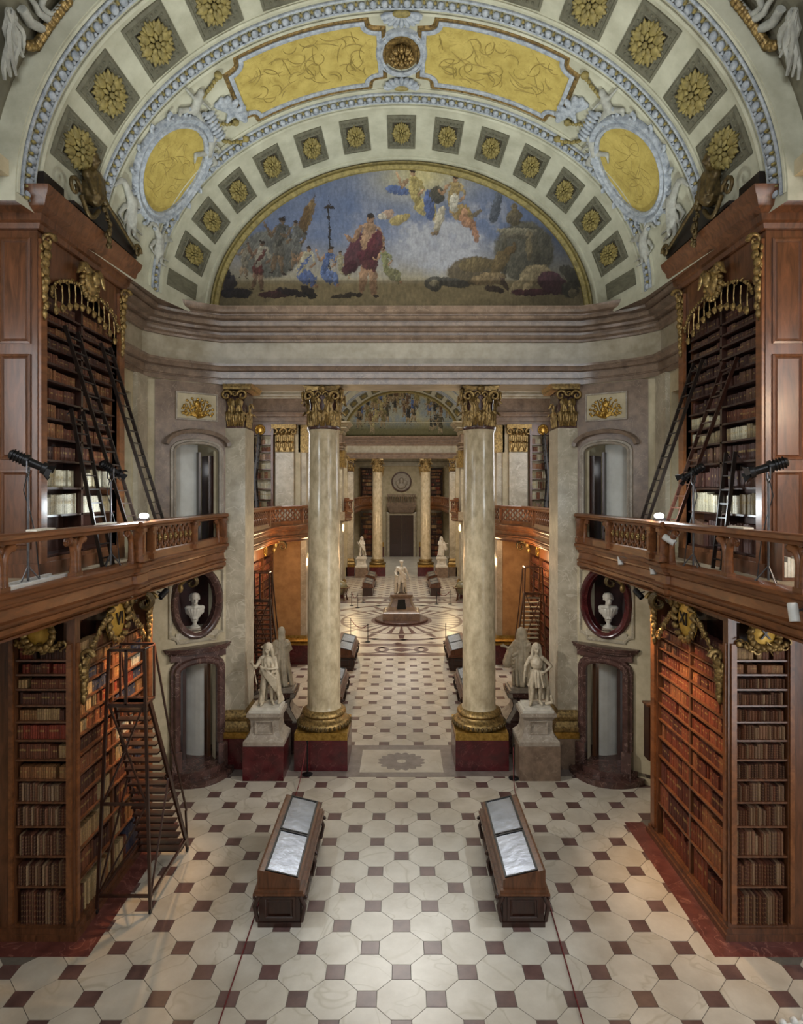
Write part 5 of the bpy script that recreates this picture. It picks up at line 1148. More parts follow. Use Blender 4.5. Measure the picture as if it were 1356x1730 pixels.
# ------------------------------------------------------------------ ladders on the galleries
def ladder(s, top, bot, wd, n, label, m='wood_black', rr=.03):
    t = thing('ladder', label, 'ladder', (s*bot[0], bot[1], bot[2]), group='ladders leaning on the gallery bookcases')
    T, B = Vector((s*top[0], top[1], top[2])), Vector((s*bot[0], bot[1], bot[2])); side = Vector((0, wd/2, 0))
    for k in (-1, 1): MB().obox(B+side*k, T+side*k+(T-B).normalized()*.12, .035, .075, (1, 0, 0)).build('rail', m, t)
    me = MB().box(-.025, .025, -wd/2, wd/2, -.014, .014).mesh('rung', m)
    for k in range(n):
        p = B.lerp(T, (k+.7)/n); r = link('rung', me, t); r.matrix_basis = Matrix.Translation(p); r.matrix_parent_inverse = Matrix.Translation(-t.location)
    for k in (-1, 1): MB().tube([T+side*k, T+side*k+Vector((s*.05, 0, .06)), T+side*k+Vector((s*.1, 0, 0))], .015, 5).build('hook', 'black_metal', t)
ladder(-1, (6.84, 12.9, 11.77), (6.05, 14.5, 6.87), .5, 17, 'long dark ladder, nearest of the tall pair on the left gallery')
ladder(-1, (6.84, 14.4, 11.78), (5.98, 16.0, 6.87), .46, 17, 'long dark ladder nearest the stone doorway on the left gallery')
ladder(-1, (6.84, 13.1, 10.1), (6.35, 13.4, 6.87), .48, 11, 'short dark ladder against the pale books of the left gallery')
ladder(1, (6.84, 14.36, 11.4), (5.98, 16.0, 6.87), .42, 16, 'dark ladder nearest the stone doorway on the right gallery')
ladder(1, (6.84, 12.95, 11.14), (6.05, 14.6, 6.87), .5, 16, 'brown ladder leaning across the middle of the right gallery shelves', 'wood_dark')
ladder(1, (6.84, 12.9, 9.2), (6.6, 12.95, 6.87), .36, 8, 'short steep ladder standing close to the right gallery shelves')
# things lying about on the galleries
t = thing('aluminium_ladder', 'white metal ladder lying on the floor of the left gallery', 'ladder', (-6.4, 10.2, 6.87))
for x in (-6.52, -6.22): MB().box(x-.03, x+.03, 8.6, 11.5, 6.88, 6.98).build('rail', 'white_paint', t)
for k in range(10): MB().box(-6.5, -6.24, 8.75+.29*k, 8.8+.29*k, 6.91, 6.95).build('rung', 'white_paint', t)
for i, (s, y, lab) in enumerate(((-1, 10.6, 'flat pale box lying on the hand rail below the left spotlight'), (-1, 12.6, 'thin pale board lying on the left hand rail near the double post'), (1, 11.2, 'flat pale box lying on the right hand rail below the spotlight'))):
    x = at_path(PATH_N, y); o = MB(SX(s)).box(x-.05, x+.13, y-.28, y+.28, 7.832, 7.86).build('flat_box', 'paper', label=lab, category='box')
t = thing('low_shelf', 'low wooden shelf with white books at the frame edge of the right gallery', 'shelf', (7.3, 11.4, 6.86))
MB().box(6.95, 7.72, 11.66, 11.7, 6.865, 7.65).build('back', 'wood', t); MB().box(6.92, 7.75, 11.25, 11.7, 7.65, 7.7).build('top', 'wood', t); MB().box(6.95, 7.72, 11.3, 11.66, 6.865, 6.92).build('bottom', 'wood', t)
for k in range(9): o = MB().box(7.0+.06*k, 7.05+.06*k, 11.32, 11.6, 6.925, 7.2+.03*((k*7) % 4)).build('book', 'paper', label='%s white paper-bound book from the left in the low gallery shelf' % NTH[k], category='book', group='white books in the low shelf')
MB().box(6.95, 6.98, 11.3, 11.66, 6.92, 7.65).build('side', 'wood', t)
# ------------------------------------------------------------------ gilded relief panels, hanging box
for s in (-1, 1):
    M = DIAG[s]; uc = .9
    t = thing('relief_panel', 'pale stone panel with gilded sprays above the %s gallery doorway' % SIDE[s], 'relief', tuple(M @ Vector((uc, .06, 10.65))))
    b = MB(M); b.box(uc-.62, uc+.62, .035, .075, 10.62, 11.45); b.build('panel', 'wall_plaster', t); b = MB(lambda a, z, h, M=M: M @ Vector((a, h, z))); b.mold([(uc-.62, 10.62), (uc+.62, 10.62), (uc+.62, 11.45), (uc-.62, 11.45)], [(0, .07), (0, .1), (.04, .1), (.05, .07)], True); b.build('border', 'stone_grey', t)
    b = MB(M); rnd = random.Random(5)
    for a in range(11):
        q = math.radians(10+16*a); b.tube([(uc+.5*k_*math.cos(q)*(1+.12*math.sin(k_*5)), .09, 10.72+.55*k_*math.sin(q)+.04*math.sin(k_*7+a)) for k_ in (0, .3, .6, .9, 1.05)], [.03, .025, .022, .02, .012], 5)
        for k_ in (.35, .55, .75, .95): b.ell((uc+.5*k_*math.cos(q)+rnd.uniform(-.05, .05), .1, 10.72+.55*k_*math.sin(q)+rnd.uniform(-.04, .04)), (.045, .025, .04), 6, 4)
    b.ell((uc, .1, 11.1), (.1, .05, .12)); b.build('gilt_spray', 'gold', t, smooth=70)
t = thing('book_box', 'narrow wooden box hung on the far edge of the right ground-floor bookcase', 'box', (6.3, 15.6, 1.8))
MB().box(6.16, 6.44, 15.43, 15.75, 1.78, 3.12).build('body', 'wood_dark', t); MB().box(6.13, 6.47, 15.43, 15.78, 3.12, 3.17).build('lid', 'wood', t)
# ------------------------------------------------------------------ rolling library stairs
def stairs(name, label, dx, dy, m, s=-1, m2=None):
    t = thing(name, label, 'library stairs', (s*5.55+dx*0, 12.45+dy, 0), group='rolling library stairs'); m2 = m2 or m
    X = lambda x, y, z: (s*x, y+dy, z)
    nt = 20; zt = 4.2
    xl = lambda k: (5.05+.14*k, 6.12-.22*k)                      # width tapers upwards
    for k in range(nt):
        f = (k+1)/nt; a, c = xl(f); y = 14.5-1.75*f; z = zt*f
        MB(X).box(a+.03, c-.03, y-.13, y+.09, z-.035, z).build('tread', m2, t)
    for i in (0, 1):
        a0 = xl(0)[i]; a1 = xl(1)[i]
        MB(X).obox((a0, 14.62, .12), (a1, 12.75, zt), .05, .1).build('stringer', m, t)
        MB(X).obox((a0, 12.45, .1), (a1, 12.5, 5.3), .055, .055).build('post', m, t)
        MB(X).obox((a1, 13.0, zt), (a1, 13.0, 5.3), .04, .04).build('post', m, t)
        MB(X).obox((a0, 14.6, .1), (a0-(.02 if i else -.02), 14.55, 1.0), .04, .04).build('post', m, t)
        MB(X).tube([(a0, 14.55, 1.0), (a0*.4+a1*.6, 13.7, 3.2), (a1, 13.0, 5.28), (a1, 12.5, 5.3)], .025, 6).build('hand_rail', m, t)
        MB(X).obox((a0, 12.45, .35), (a0, 14.6, .35), .05, .05).build('foot_bar', m, t)
        MB(X).obox((a0, 12.45, .3), (a1*.5+a0*.5, 13.6, 2.2), .035, .035).build('brace', m, t)
        for y in (12.45, 14.6):
            MB(lambda x, yy, z, a0=a0, y=y: X(a0+z, y+x, .06+yy)).lathe([(0, -.02), (.055, -.02), (.055, .02), (0, .02)], 14).build('wheel', 'black_metal', t)
    a, c = xl(1); a0, c0 = xl(0); am, cm = xl(.5)
    MB(X).box(a-.02, c+.02, 12.45, 13.0, zt-.05, zt).build('platform', m, t)
    for z, (p, q) in ((5.3, (a, c)), (2.2, (am, cm)), (.35, (a0, c0)), (4.2, (a, c))): MB(X).obox((p, 12.47, z), (q, 12.47, z), .05, .05).build('cross_bar', m, t)
    MB(X).obox((a, 13.0, 5.3), (c, 13.0, 5.3), .05, .05).build('cross_bar', m, t); MB(X).obox((a*.5+c*.5, 12.47, zt), (a*.5+c*.5, 12.47, 5.3), .05, .05).build('post', m, t)
    for (p, q) in (((c0, 12.46, .35), (am, 12.46, 2.2)), ((am, 12.46, 2.2), (c, 12.48, 4.2)), ((cm, 12.46, 2.2), (a, 12.48, 4.2)), ((am, 12.5, 2.2), (cm, 13.9, 2.0))): MB(X).obox(p, q, .035, .035).build('brace', m, t)
stairs('library_stairs', 'tall dark rolling staircase standing before the left ground-floor bookcase', 0, 0, 'wood_dark', -1)
stairs('library_stairs', 'rolling staircase in the side bay behind the left statues', 0, 11.8, 'wood_dark', -1)
stairs('library_stairs', 'reddish rolling staircase in the side bay behind the right statues', 0, 13.5, 'wood', 1, 'wall_plaster')
# ------------------------------------------------------------------ display cases
def display_case(x, y, sg, label, L=3.1, small=False):
    """sg: +1 when the glass slopes down towards +X"""
    t = thing('display_case', label, 'display case', (x, y, 0), group='desk cases with sloping glass'); X = lambda a, b_, c: (a*sg, b_, c)
    b = MB(X); b.box(-.42, .42, .06, L-.06, .0, .1).box(-.4, .4, .08, L-.08, .1, .66); cab = b.build('cabinet', 'wood_dark', t, local=True)
    if not small:
        b = MB(lambda u, v, h: X(u, .08-h, v)); b.mold([(-.32, .14), (.32, .14), (.32, .6), (-.32, .6)], [(0, 0), (0, .03), (.05, .03), (.07, .01), (.1, .025)], True); b.build('end_panel', 'wood_dark', cab, local=True)
        for k in range(5):
            b = MB(lambda u, v, h, k=k: X(.4+h, .16+.58*k+u, v)); b.mold([(0, .14), (.48, .14), (.48, .6), (0, .6)], [(0, 0), (0, .025), (.05, .025), (.07, .005)], True); b.build('side_panel', 'wood_dark', cab, local=True)
        for xx in (-.4, .4):
            for yy in (.1, L/2, L-.1):
                b = MB(X); spiral(b, (xx+.05*(1 if xx > 0 else -1), yy, .56), 0, .08, .035); b.tube([(xx, yy, .6), (xx+.09*(1 if xx > 0 else -1), yy, .4), (xx+.03*(1 if xx > 0 else -1), yy, .1)], [.05, .045, .04], 6); b.build('scroll_foot', 'wood_dark', t, local=True, smooth=70)
    MB(X).box(-.5, .5, -.02, L+.02, .66, .7).box(-.47, .47, 0, L, .7, .76).build('ledge', 'wood', t, local=True)
    b = MB(X); b.prism([(-.42, .04, .76), (.4, .04, .76), (.4, .04, .94), (.36, .04, .955), (-.38, .04, 1.13), (-.42, .04, 1.13)], (0, L-.08, 0)); b.build('desk_box', 'wood', t, local=True)
    sl = lambda u: 1.135-(u+.38)*(.175/.74)
    for k in range(2):
        y0 = .1+k*(L-.12)/2; y1 = y0+(L-.12)/2-.09
        b = MB(X); b.add([(-.26, y0, sl(-.26)+.004), (.34, y0, sl(.34)+.004), (.34, y1, sl(.34)+.004), (-.26, y1, sl(-.26)+.004)], [(0, 1, 2, 3)]); b.build('glass_lid', 'foil', t, local=True)
        b = MB(lambda u, v, h: X(u, v, sl(u)+h)); b.mold([(-.28, y0-.03), (.36, y0-.03), (.36, y1+.03), (-.28, y1+.03)], [(0, 0), (0, .02), (.035, .02), (.04, 0)], True); b.build('lid_frame', 'black_metal', t, local=True)
for s in (-1, 1):
    nm = SIDE[s]
    display_case(s*2.38, 12.0, -s, 'wooden display case with sloping foil-bright glass, %s front floor' % nm)
    display_case(s*2.72, 23.3, -s, 'display case just beyond the %s column' % nm); display_case(s*2.72, 29.2, -s, 'display case in the side bay before the rotunda, %s' % nm)
    display_case(s*2.75, 50.1, -s, 'distant display case in front of its twin, far %s' % nm, small=True); display_case(s*2.75, 54.6, -s, 'most distant display case by the far columns, %s' % nm, small=True)
# ------------------------------------------------------------------ rope stands and cords
def rope_post(x, y, label, h=.98):
    t = thing('rope_post', label, 'barrier post', (x, y, 0), group='rope barrier posts')
    MB().lathe([(0, .01), (.15, .01), (.16, .03), (.1, .05), (.03, .06), (0, .06)], 20).build('foot', 'black_metal', t, local=True, smooth=40)
    MB().lathe([(.02, .05), (.02, h), (.035, h+.01), (.035, h+.04), (0, h+.06)], 12).build('pole', 'black_metal', t, local=True, smooth=40)
rope_post(-2.82, 18.55, 'dark rope post before the left column plinth'); rope_post(3.32, 18.3, 'dark rope post between the right column and the right statue')
for nm, P, lab in (('cord', [(-2.84, 18.5, .95), (-2.92, 17.9, .2), (-2.95, 17.5, .03), (-2.96, 14, .02), (-2.92, 11.5, .02), (-2.9, 8, .02)], 'thin red cord along the floor beside the left display case'),
                   ('cord', [(3.3, 18.28, .95), (3.24, 17.9, .2), (3.2, 17.5, .03), (3.05, 13, .02), (2.9, 10, .02), (2.82, 8, .02)], 'thin red cord along the floor beside the right display case')):
    MB().tube(P, .012, 6).build(nm, 'velvet_rope', label=lab, category='rope')
RP = [(-1.9, 34.9), (-3.0, 36.5), (2.5, 35.0), (-3.7, 46.0), (-3.2, 45.2), (-2.95, 47.3), (2.65, 46.6), (3.65, 46.6)]
RL = ['rope post in front of the central statue, left side', 'rope post behind the left column at the rotunda edge', 'rope post in front of the central statue, right side', 'outermost rope post left of the statue at the back', 'rope post standing in the golden floor glare', 'rope post close to the far left display case', 'rope post right of the statue, the inner one', 'rope post right of the statue, the outer one']
for (x, y), lab in zip(RP, RL): rope_post(x, y, lab)
for a, c, lab in ((0, 1, 'sagging rope at the near left of the rotunda'), (6, 7, 'sagging rope between posts right of the statue'), (3, 4, 'sagging rope between posts left of the statue')):
    (x0, y0), (x1, y1) = RP[a], RP[c]; MB().tube([(x0+(x1-x0)*t/8, y0+(y1-y0)*t/8, .95-.3*math.sin(PI*t/8)) for t in range(9)], .02, 6).build('barrier_rope', 'velvet_rope', label=lab, category='rope')
# ------------------------------------------------------------------ statues and busts
def hand(L, w_, d, r=.017):
    """palm at w_ pointing along d, five bent fingers"""
    d = Vector(d).normalized(); w_ = Vector(w_); a = d.cross(Vector((0, 1, 0))); a = a.normalized() if a.length > .1 else Vector((1, 0, 0)); n = a.cross(d)
    L.append((w_, w_+d*.07, .035, .04))
    for k in range(4):
        b0 = w_+d*.085+a*(.033-.022*k); l = (.075, .085, .08, .06)[k]; L.append((b0, b0+d*l*.5, r*.75, r*.7)); L.append((b0+d*l*.5, b0+d*l*.9+n*l*.35, r*.7, r*.6))
    b0 = w_+d*.03+a*.035; L.append((b0, b0+a*.03+d*.04, r*.85, r*.7)); L.append((b0+a*.03+d*.04, b0+a*.035+d*.075, r*.7, r*.6))
def head(L, E, c, k=1., hair='short', yaw=0.):
    c = Vector(c); R_ = Matrix.Rotation(yaw, 3, 'Z'); P = lambda x, y, z: c+R_ @ Vector((x*k, y*k, z*k))
    L += [(P(0, .01, .03), P(0, -.005, .06), .098*k, .1*k), (P(0, -.03, -.05), P(0, -.045, -.085), .075*k, .05*k), (P(0, -.1, .01), P(0, -.128, -.03), .013*k, .02*k),
          (P(-.045, -.088, .03), P(.045, -.088, .03), .018*k, .018*k), (P(-.022, -.1, -.065), P(.022, -.1, -.065), .013*k, .013*k), (P(-.022, -.1, -.088), P(.022, -.1, -.088), .012*k, .012*k),
          (P(-.1, .01, -.01), P(-.1, .015, .03), .018*k, .02*k), (P(.1, .01, -.01), P(.1, .015, .03), .018*k, .02*k)]
    if hair in ('wig', 'long'):
        for q in range(9):
            a = PI*(q/8); x = .11*math.cos(a); y = .03+.09*math.sin(a); z1 = -.33 if hair == 'wig' else -.42
            L += [(P(x*.8, y*.8, .1), P(x*1.15, y, -.08), .05*k, .05*k), (P(x*1.15, y, -.08), P(x*1.35, y*1.1, z1), .05*k, .035*k)]
        L.append((P(0, -.02, .12), P(0, .06, .11), .075*k, .08*k))
    else:
        for q in range(8): a = q*PI/4; L.append((P(.06*math.cos(a), .03+.06*math.sin(a), .1), P(.085*math.cos(a), .03+.085*math.sin(a), .06), .04*k, .035*k))
def folds(L, n, c, r0, z0, r1, z1, a0=0., a1=2*PI, rad=.04, rnd=None, sway=.06, sq=.75, w=.0):
    for k in range(n):
        a = a0+(a1-a0)*k/max(1, n-1 if a1-a0 < 6 else n); j = rnd.uniform(-.06, .06) if rnd else 0; m = (z0+z1)/2
        p = Vector((c[0]+r0*math.cos(a), c[1]+r0*sq*math.sin(a), z0)); q = Vector((c[0]+(r0+r1)/2*math.cos(a+j)+sway*.5, c[1]+(r0+r1)/2*sq*math.sin(a+j), m)); e = Vector((c[0]+r1*math.cos(a+2*j)+w, c[1]+r1*sq*math.sin(a+2*j), z1))
        L += [(p, q, rad*.9, rad*1.1), (q, e, rad*1.1, rad)]
def base_body(L, arms, legs=True, hipx=.0):
    L += [((hipx-.07, 0, .95), (hipx+.07, 0, .95), .125, .125), ((hipx, 0, 1.0), (0, 0, 1.18), .125, .125), ((0, .0, 1.15), (0, -.01, 1.34), .13, .16), ((-.17, 0, 1.4), (.17, 0, 1.4), .08, .08), ((0, .01, 1.4), (0, -.005, 1.56), .07, .058)]
    if legs:
        for x, k, a, tx in legs: L += [((hipx+x, 0, .92), k, .105, .075), (k, a, .075, .045), (a, (a[0]+tx, a[1]-.15, .04), .045, .035), ((a[0], a[1]+.05, .05), (a[0]+tx*.5, a[1]-.07, .045), .045, .045)]
    for sh, el, wr, hd in arms:
        L += [(sh, el, .068, .052), (el, wr, .05, .034)]; hand(L, wr, hd)
def statue(name, label, loc, rz, L, E, m, scale=1., vox=.0145, group=None, extra=None):
    b = MB()
    for p, q, r0, r1 in L: b.cap(p, q, r0, r1, 8)
    for c, r in E: b.ell(c, r, 10, 6)
    o = b.build(name, m, smooth=180, label=label, category='statue'); o.location = loc; o.rotation_euler = (0, 0, rz); o.scale = (scale,)*3
    if group: o['group'] = group
    r = o.modifiers.new('remesh', 'REMESH'); r.mode = 'VOXEL'; r.voxel_size = vox; r.use_smooth_shade = True
    return o
R5 = random.Random(5)
def fig_robed():            # cloak wrapped round the body, wig, one arm out
    L, E = [], []; base_body(L, [((-.21, 0, 1.38), (-.34, -.06, 1.14), (-.42, -.2, 1.28), (-.3, -.3, .9)), ((.21, 0, 1.38), (.27, -.1, 1.12), (.08, -.24, 1.14), (-1, -.2, .1))],
        [(-.1, (-.13, -.08, .5), (-.14, -.0, .1), -.05), (.1, (.11, -.03, .5), (.12, .05, .1), .06)])
    head(L, E, (0, -.02, 1.68), 1.05, 'wig', -.4); folds(L, 12, (0, .02), .18, 1.36, .23, .98, rnd=R5, rad=.035); folds(L, 9, (.06, .05), .22, 1.0, .32, .06, -.5, 3.6, .042, R5, .05)
    for k in range(6): L.append(((-.2+.02*k, -.16, 1.2-.05*k), (.24, -.17, .82-.07*k), .035, .045))
    for k in range(4): L.append(((.2, -.15+.03*k, .86), (.36+.03*k, -.05+.05*k, .1), .05, .05))
    L.append(((-.44, -.22, 1.36), (-.3, -.24, .7), .02, .02)); return L, E
def fig_tunic():            # armoured tunic with skirt, hand on hip
    L, E = [], []; base_body(L, [((-.21, 0, 1.38), (-.33, .02, 1.14), (-.36, -.12, .96), (-.2, -.3, -.8)), ((.21, 0, 1.38), (.44, .04, 1.16), (.24, -.1, 1.02), (-1, -.1, -.2))],
        [(-.1, (-.13, -.09, .5), (-.16, -.06, .1), -.06), (.1, (.1, -.04, .5), (.1, .04, .1), .05)])
    head(L, E, (0, -.02, 1.68), 1.0, 'wig', .25); folds(L, 14, (0, 0), .16, 1.0, .26, .58, rad=.035, rnd=R5, sway=0, sq=.85); L.append(((0, 0, 1.0), (0, 0, .7), .14, .17)); E += [((0, -.04, 1.25), (.19, .16, .2))]
    folds(L, 8, (.02, .08), .2, 1.38, .3, .1, .2, PI-.2, .055, R5, .08, .8, .1); L += [((.32, .1, .04), (.34, .05, .5), .07, .05), ((.3, -.02, .05), (.46, -.1, .12), .06, .05), ((.46, -.1, .12), (.42, -.12, .3), .05, .05)]
    E += [((-.38, -.1, .85), (.03, .1, .2))]; return L, E
def fig_cloak(long_hair=False):   # seen from behind: heavy cloak to the feet
    L, E = [], []; base_body(L, [((-.21, 0, 1.38), (-.3, -.14, 1.12), (-.16, -.28, 1.1), (.6, -.4, 0)), ((.21, 0, 1.38), (.38, -.04, 1.16), (.5, -.16, 1.2), (.9, -.3, .1))],
        [(-.1, (-.12, -.06, .5), (-.13, .0, .1), -.04), (.1, (.11, -.04, .5), (.12, .03, .1), .05)])
    head(L, E, (0, -.02, 1.68), 1.05, 'long' if long_hair else 'short'); folds(L, 15, (0, .03), .2, 1.42, .31, .06, rnd=R5, rad=.045, sq=.8, w=-.04); L.append(((0, .03, 1.3), (-.02, .03, .15), .17, .2))
    for k in range(5): L.append(((-.25, .16-.02*k, 1.38-.06*k), (.28, .2-.02*k, 1.0-.12*k), .04, .05))
    if not long_hair: L += [((0, .06, 1.8), (0, .12, 1.5), .11, .12)]
    else: L += [((.3, -.1, 1.1), (.42, -.1, .7), .16, .18)]
    return L, E
def fig_emperor():
    L, E = [], []; base_body(L, [((-.21, 0, 1.38), (-.36, .0, 1.16), (-.3, -.2, 1.02), (.5, -.6, -.2)), ((.21, 0, 1.38), (.33, -.02, 1.12), (.4, -.1, .9), (.2, -.3, -.9))],
        [(-.1, (-.14, -.12, .5), (-.18, -.08, .1), -.06), (.1, (.11, .0, .5), (.1, .08, .1), .05)])
    head(L, E, (0, -.02, 1.68), 1.0, 'short', .5); folds(L, 16, (0, 0), .16, 1.02, .22, .62, rad=.04, rnd=R5, sway=0); folds(L, 12, (-.04, .06), .22, 1.42, .32, .05, .0, PI+.4, .055, R5, -.05)
    for k in range(5): L.append(((-.2, -.1, 1.42-.04*k), (.22, -.16, 1.02-.05*k), .035, .045))
    for k in range(8): a = k*PI/4; L.append(((.1*math.cos(a), .02+.1*math.sin(a), 1.77), (.11*math.cos(a+.4), .02+.11*math.sin(a+.4), 1.79), .025, .02))
    L.append(((.4, -.14, .92), (.3, -.3, 1.3), .02, .02)); return L, E
def pedestal(name, x, y, label, m_low, m_up, back=False, k=1., s=1):
    t = thing(name, label, 'pedestal', (x, y, 0), group='statue pedestals')
    MB().box(-.6, .6, -.6, .6, 0, 1.0).build('plinth', m_low, t, local=True)
    if not back:
        b = MB(); pr = [(.6, 1.0), (.6, 1.12), (.56, 1.16), (.5, 1.22), (.44, 1.32), (.41, 1.5), (.42, 1.7), (.47, 1.78), (.52, 1.82), (.52, 1.92)]
        for (r0, z0), (r1, z1) in zip(pr, pr[1:]): b.frust(0, 0, z0, z1+.0005, r0, r0*.92, r1, r1*.92)
        b.build('die', m_up, t, local=True)
        b = MB(lambda u, v, h: (u, -.39-h, v)); b.mold([(-.28, 1.3), (.28, 1.3), (.28, 1.7), (-.28, 1.7)], [(0, 0), (0, .05), (.03, .05), (.05, .02)], True); b.build('die_panel', m_up, t, local=True)
    else:
        b = MB(); pr = [(.58, 1.0), (.6, 1.06), (.5, 1.16), (.36, 1.32), (.3, 1.48), (.34, 1.66), (.5, 1.78), (.52, 1.92)]
        for (r0, z0), (r1, z1) in zip(pr, pr[1:]): b.frust(0, 0, z0, z1+.0005, r0, r0*.9, r1, r1*.9)
        b.build('die', 'marble_dark', t, local=True)
        for sg in (-1, 1):
            b = MB()
            for (r0, z0), (r1, z1) in zip(pr, pr[1:]): b.add([(sg*r0, -r0*.92-.02, z0), (sg*(r0-.14), -r0*.92-.02, z0), (sg*(r1-.14), -r1*.92-.02, z1), (sg*r1, -r1*.92-.02, z1), (sg*r0, r0*.92, z0), (sg*r1, r1*.92, z1), (sg*(r0+.02), -r0*.92-.02, z0), (sg*(r1+.02), -r1*.92-.02, z1)], [(0, 1, 2, 3), (6, 4, 5, 7)])
            b.build('scroll_edge', 'stone_grey', t, local=True)
    MB().box(-.46, .46, -.42, .42, 1.92, 2.0).box(-.4, .4, -.36, .36, 2.0, 2.06).build('cap', 'statue_white' if not back else m_up, t, local=True)
for s in (-1, 1):
    nm = SIDE[s]
    pedestal('stone_pedestal', s*4.06, 18.75, 'stone pedestal on a red marble block, front %s statue' % nm, 'marble_red' if s < 0 else 'marble_brown', 'stone_grey')
    pedestal('stone_pedestal', s*3.98, 20.6, 'waisted dark pedestal under the %s statue seen from behind' % nm, 'marble_dark', 'stone_grey', True)
statue('marble_statue', 'marble statue wrapped in a flowing cloak, front left pedestal', (-4.04, 18.7, 2.06), .15, *fig_robed(), 'statue')
statue('marble_statue', 'marble statue in belted tunic with hand on hip, front right pedestal', (4.08, 18.7, 2.06), -.1, *fig_tunic(), 'statue')
statue('marble_statue', 'cloaked marble statue seen from behind, rear left pedestal', (-3.98, 20.55, 2.06), PI+.2, *fig_cloak(), 'statue', 1.03)
statue('marble_statue', 'long-haired marble statue seen from behind with shield, rear right pedestal', (3.98, 20.55, 2.06), PI-.1, *fig_cloak(True), 'statue', 1.03)
statue('marble_statue', 'distant white statue with raised arm before the far left column', (-3.95, 61.4, 2.06), .3, *fig_robed(), 'statue_white', 1.05, .03)
statue('marble_statue', 'distant white cloaked statue before the far right column', (3.95, 61.4, 2.06), .0, *fig_cloak(True), 'statue_white', 1.05, .03)
for s in (-1, 1): pedestal('stone_pedestal', s*3.95, 61.4, 'distant pale pedestal before the far %s column' % SIDE[s], 'marble_brown', 'statue_white')
t = thing('statue_pedestal', 'waisted brown marble pedestal on a round step, centre of the rotunda', 'pedestal', (0, 40.9, 0))
MB().lathe([(0, 0), (1.75, 0), (1.75, .1), (1.68, .14), (0, .14)], 40).build('step', 'marble_dark', t, local=True)
b = MB(); pr = [(1.2, .14), (1.2, .6), (1.1, .66), (.95, .72), (.78, .95), (.64, 1.3), (.6, 1.5), (.68, 1.6), (.74, 1.66), (.74, 1.76)]
for (r0, z0), (r1, z1) in zip(pr, pr[1:]): b.frust(0, 0, z0, z1+.0005, r0, r0*.8, r1, r1*.8)
b.build('body', 'marble_brown', t, local=True)
MB().prism([(-.3, -.72, .85), (.3, -.72, .85), (.22, -.58, 1.45), (-.22, -.58, 1.45)], (0, .2, 0)).build('dark_tablet', 'dark_void', t, local=True)
for sg in (-1, 1):
    b = MB(); b.tube([(sg*.95, -.6, .75), (sg*.82, -.56, .95), (sg*.66, -.5, 1.25), (sg*.62, -.48, 1.5), (sg*.74, -.5, 1.64)], [.1, .09, .08, .07, .1], 8); b.build('scroll_edge', 'stone_grey', t, local=True, smooth=70)
statue('marble_statue', 'white statue of a standing figure in a mantle, centre of the rotunda', (0, 40.9, 1.76), .1, *fig_emperor(), 'statue_white', 1.2, .022)
def bust(M, label):
    b = MB(); L, E = [], []; head(L, E, (0, -.03, .775), 1.5, 'short', .25)
    L += [((0, 0, .5), (0, -.01, .7), .1, .09), ((-.22, .02, .47), (.22, .02, .47), .1, .1), ((-.17, 0, .36), (.17, 0, .36), .13, .13), ((-.08, 0, .22), (.08, 0, .22), .11, .11), ((0, 0, .08), (0, 0, .2), .07, .1), ((-.2, -.05, .38), (.05, -.12, .14), .07, .05), ((.2, -.05, .38), (-.02, -.12, .14), .07, .05)]
    for k in range(7): a = -2.6+k*.35; L.append(((.26*math.cos(a), .16*math.sin(a), .44), (.1*math.cos(a), .1*math.sin(a), .12), .05, .04))
    for p, q, r0, r1 in L: b.cap(p, q, r0, r1, 8)
    t = thing('portrait_bust', label, 'bust', tuple(M.translation)); o = b.build('figure', 'statue_white', t, smooth=180); o.matrix_basis = M @ Matrix.Translation((0, 0, .2)); o.matrix_parent_inverse = Matrix.Translation(-t.location)
    r = o.modifiers.new('remesh', 'REMESH'); r.mode = 'VOXEL'; r.voxel_size = .018; r.use_smooth_shade = True
    MB(M).lathe([(0, 0), (.17, 0), (.17, .04), (.12, .07), (.07, .11), (.06, .17), (.11, .24), (.1, .3), (0, .32)], 20).build('socle', 'statue_white', t, smooth=50)
    MB(M).box(-.2, .2, -.18, .18, -.06, .0).build('block', 'stone_grey', t)
for s in (-1, 1):
    M = DIAG[s]; p = M @ Vector((.88, -.22, 4.37)); ang = math.atan2(p.x, p.y+0)*.6
    bust(Matrix.Translation(p) @ Matrix.Rotation(-ang*1.2, 4, 'Z') @ Matrix.Diagonal((.92, .92, .88, 1)), 'white marble bust in the oval niche of the %s corner' % SIDE[s])
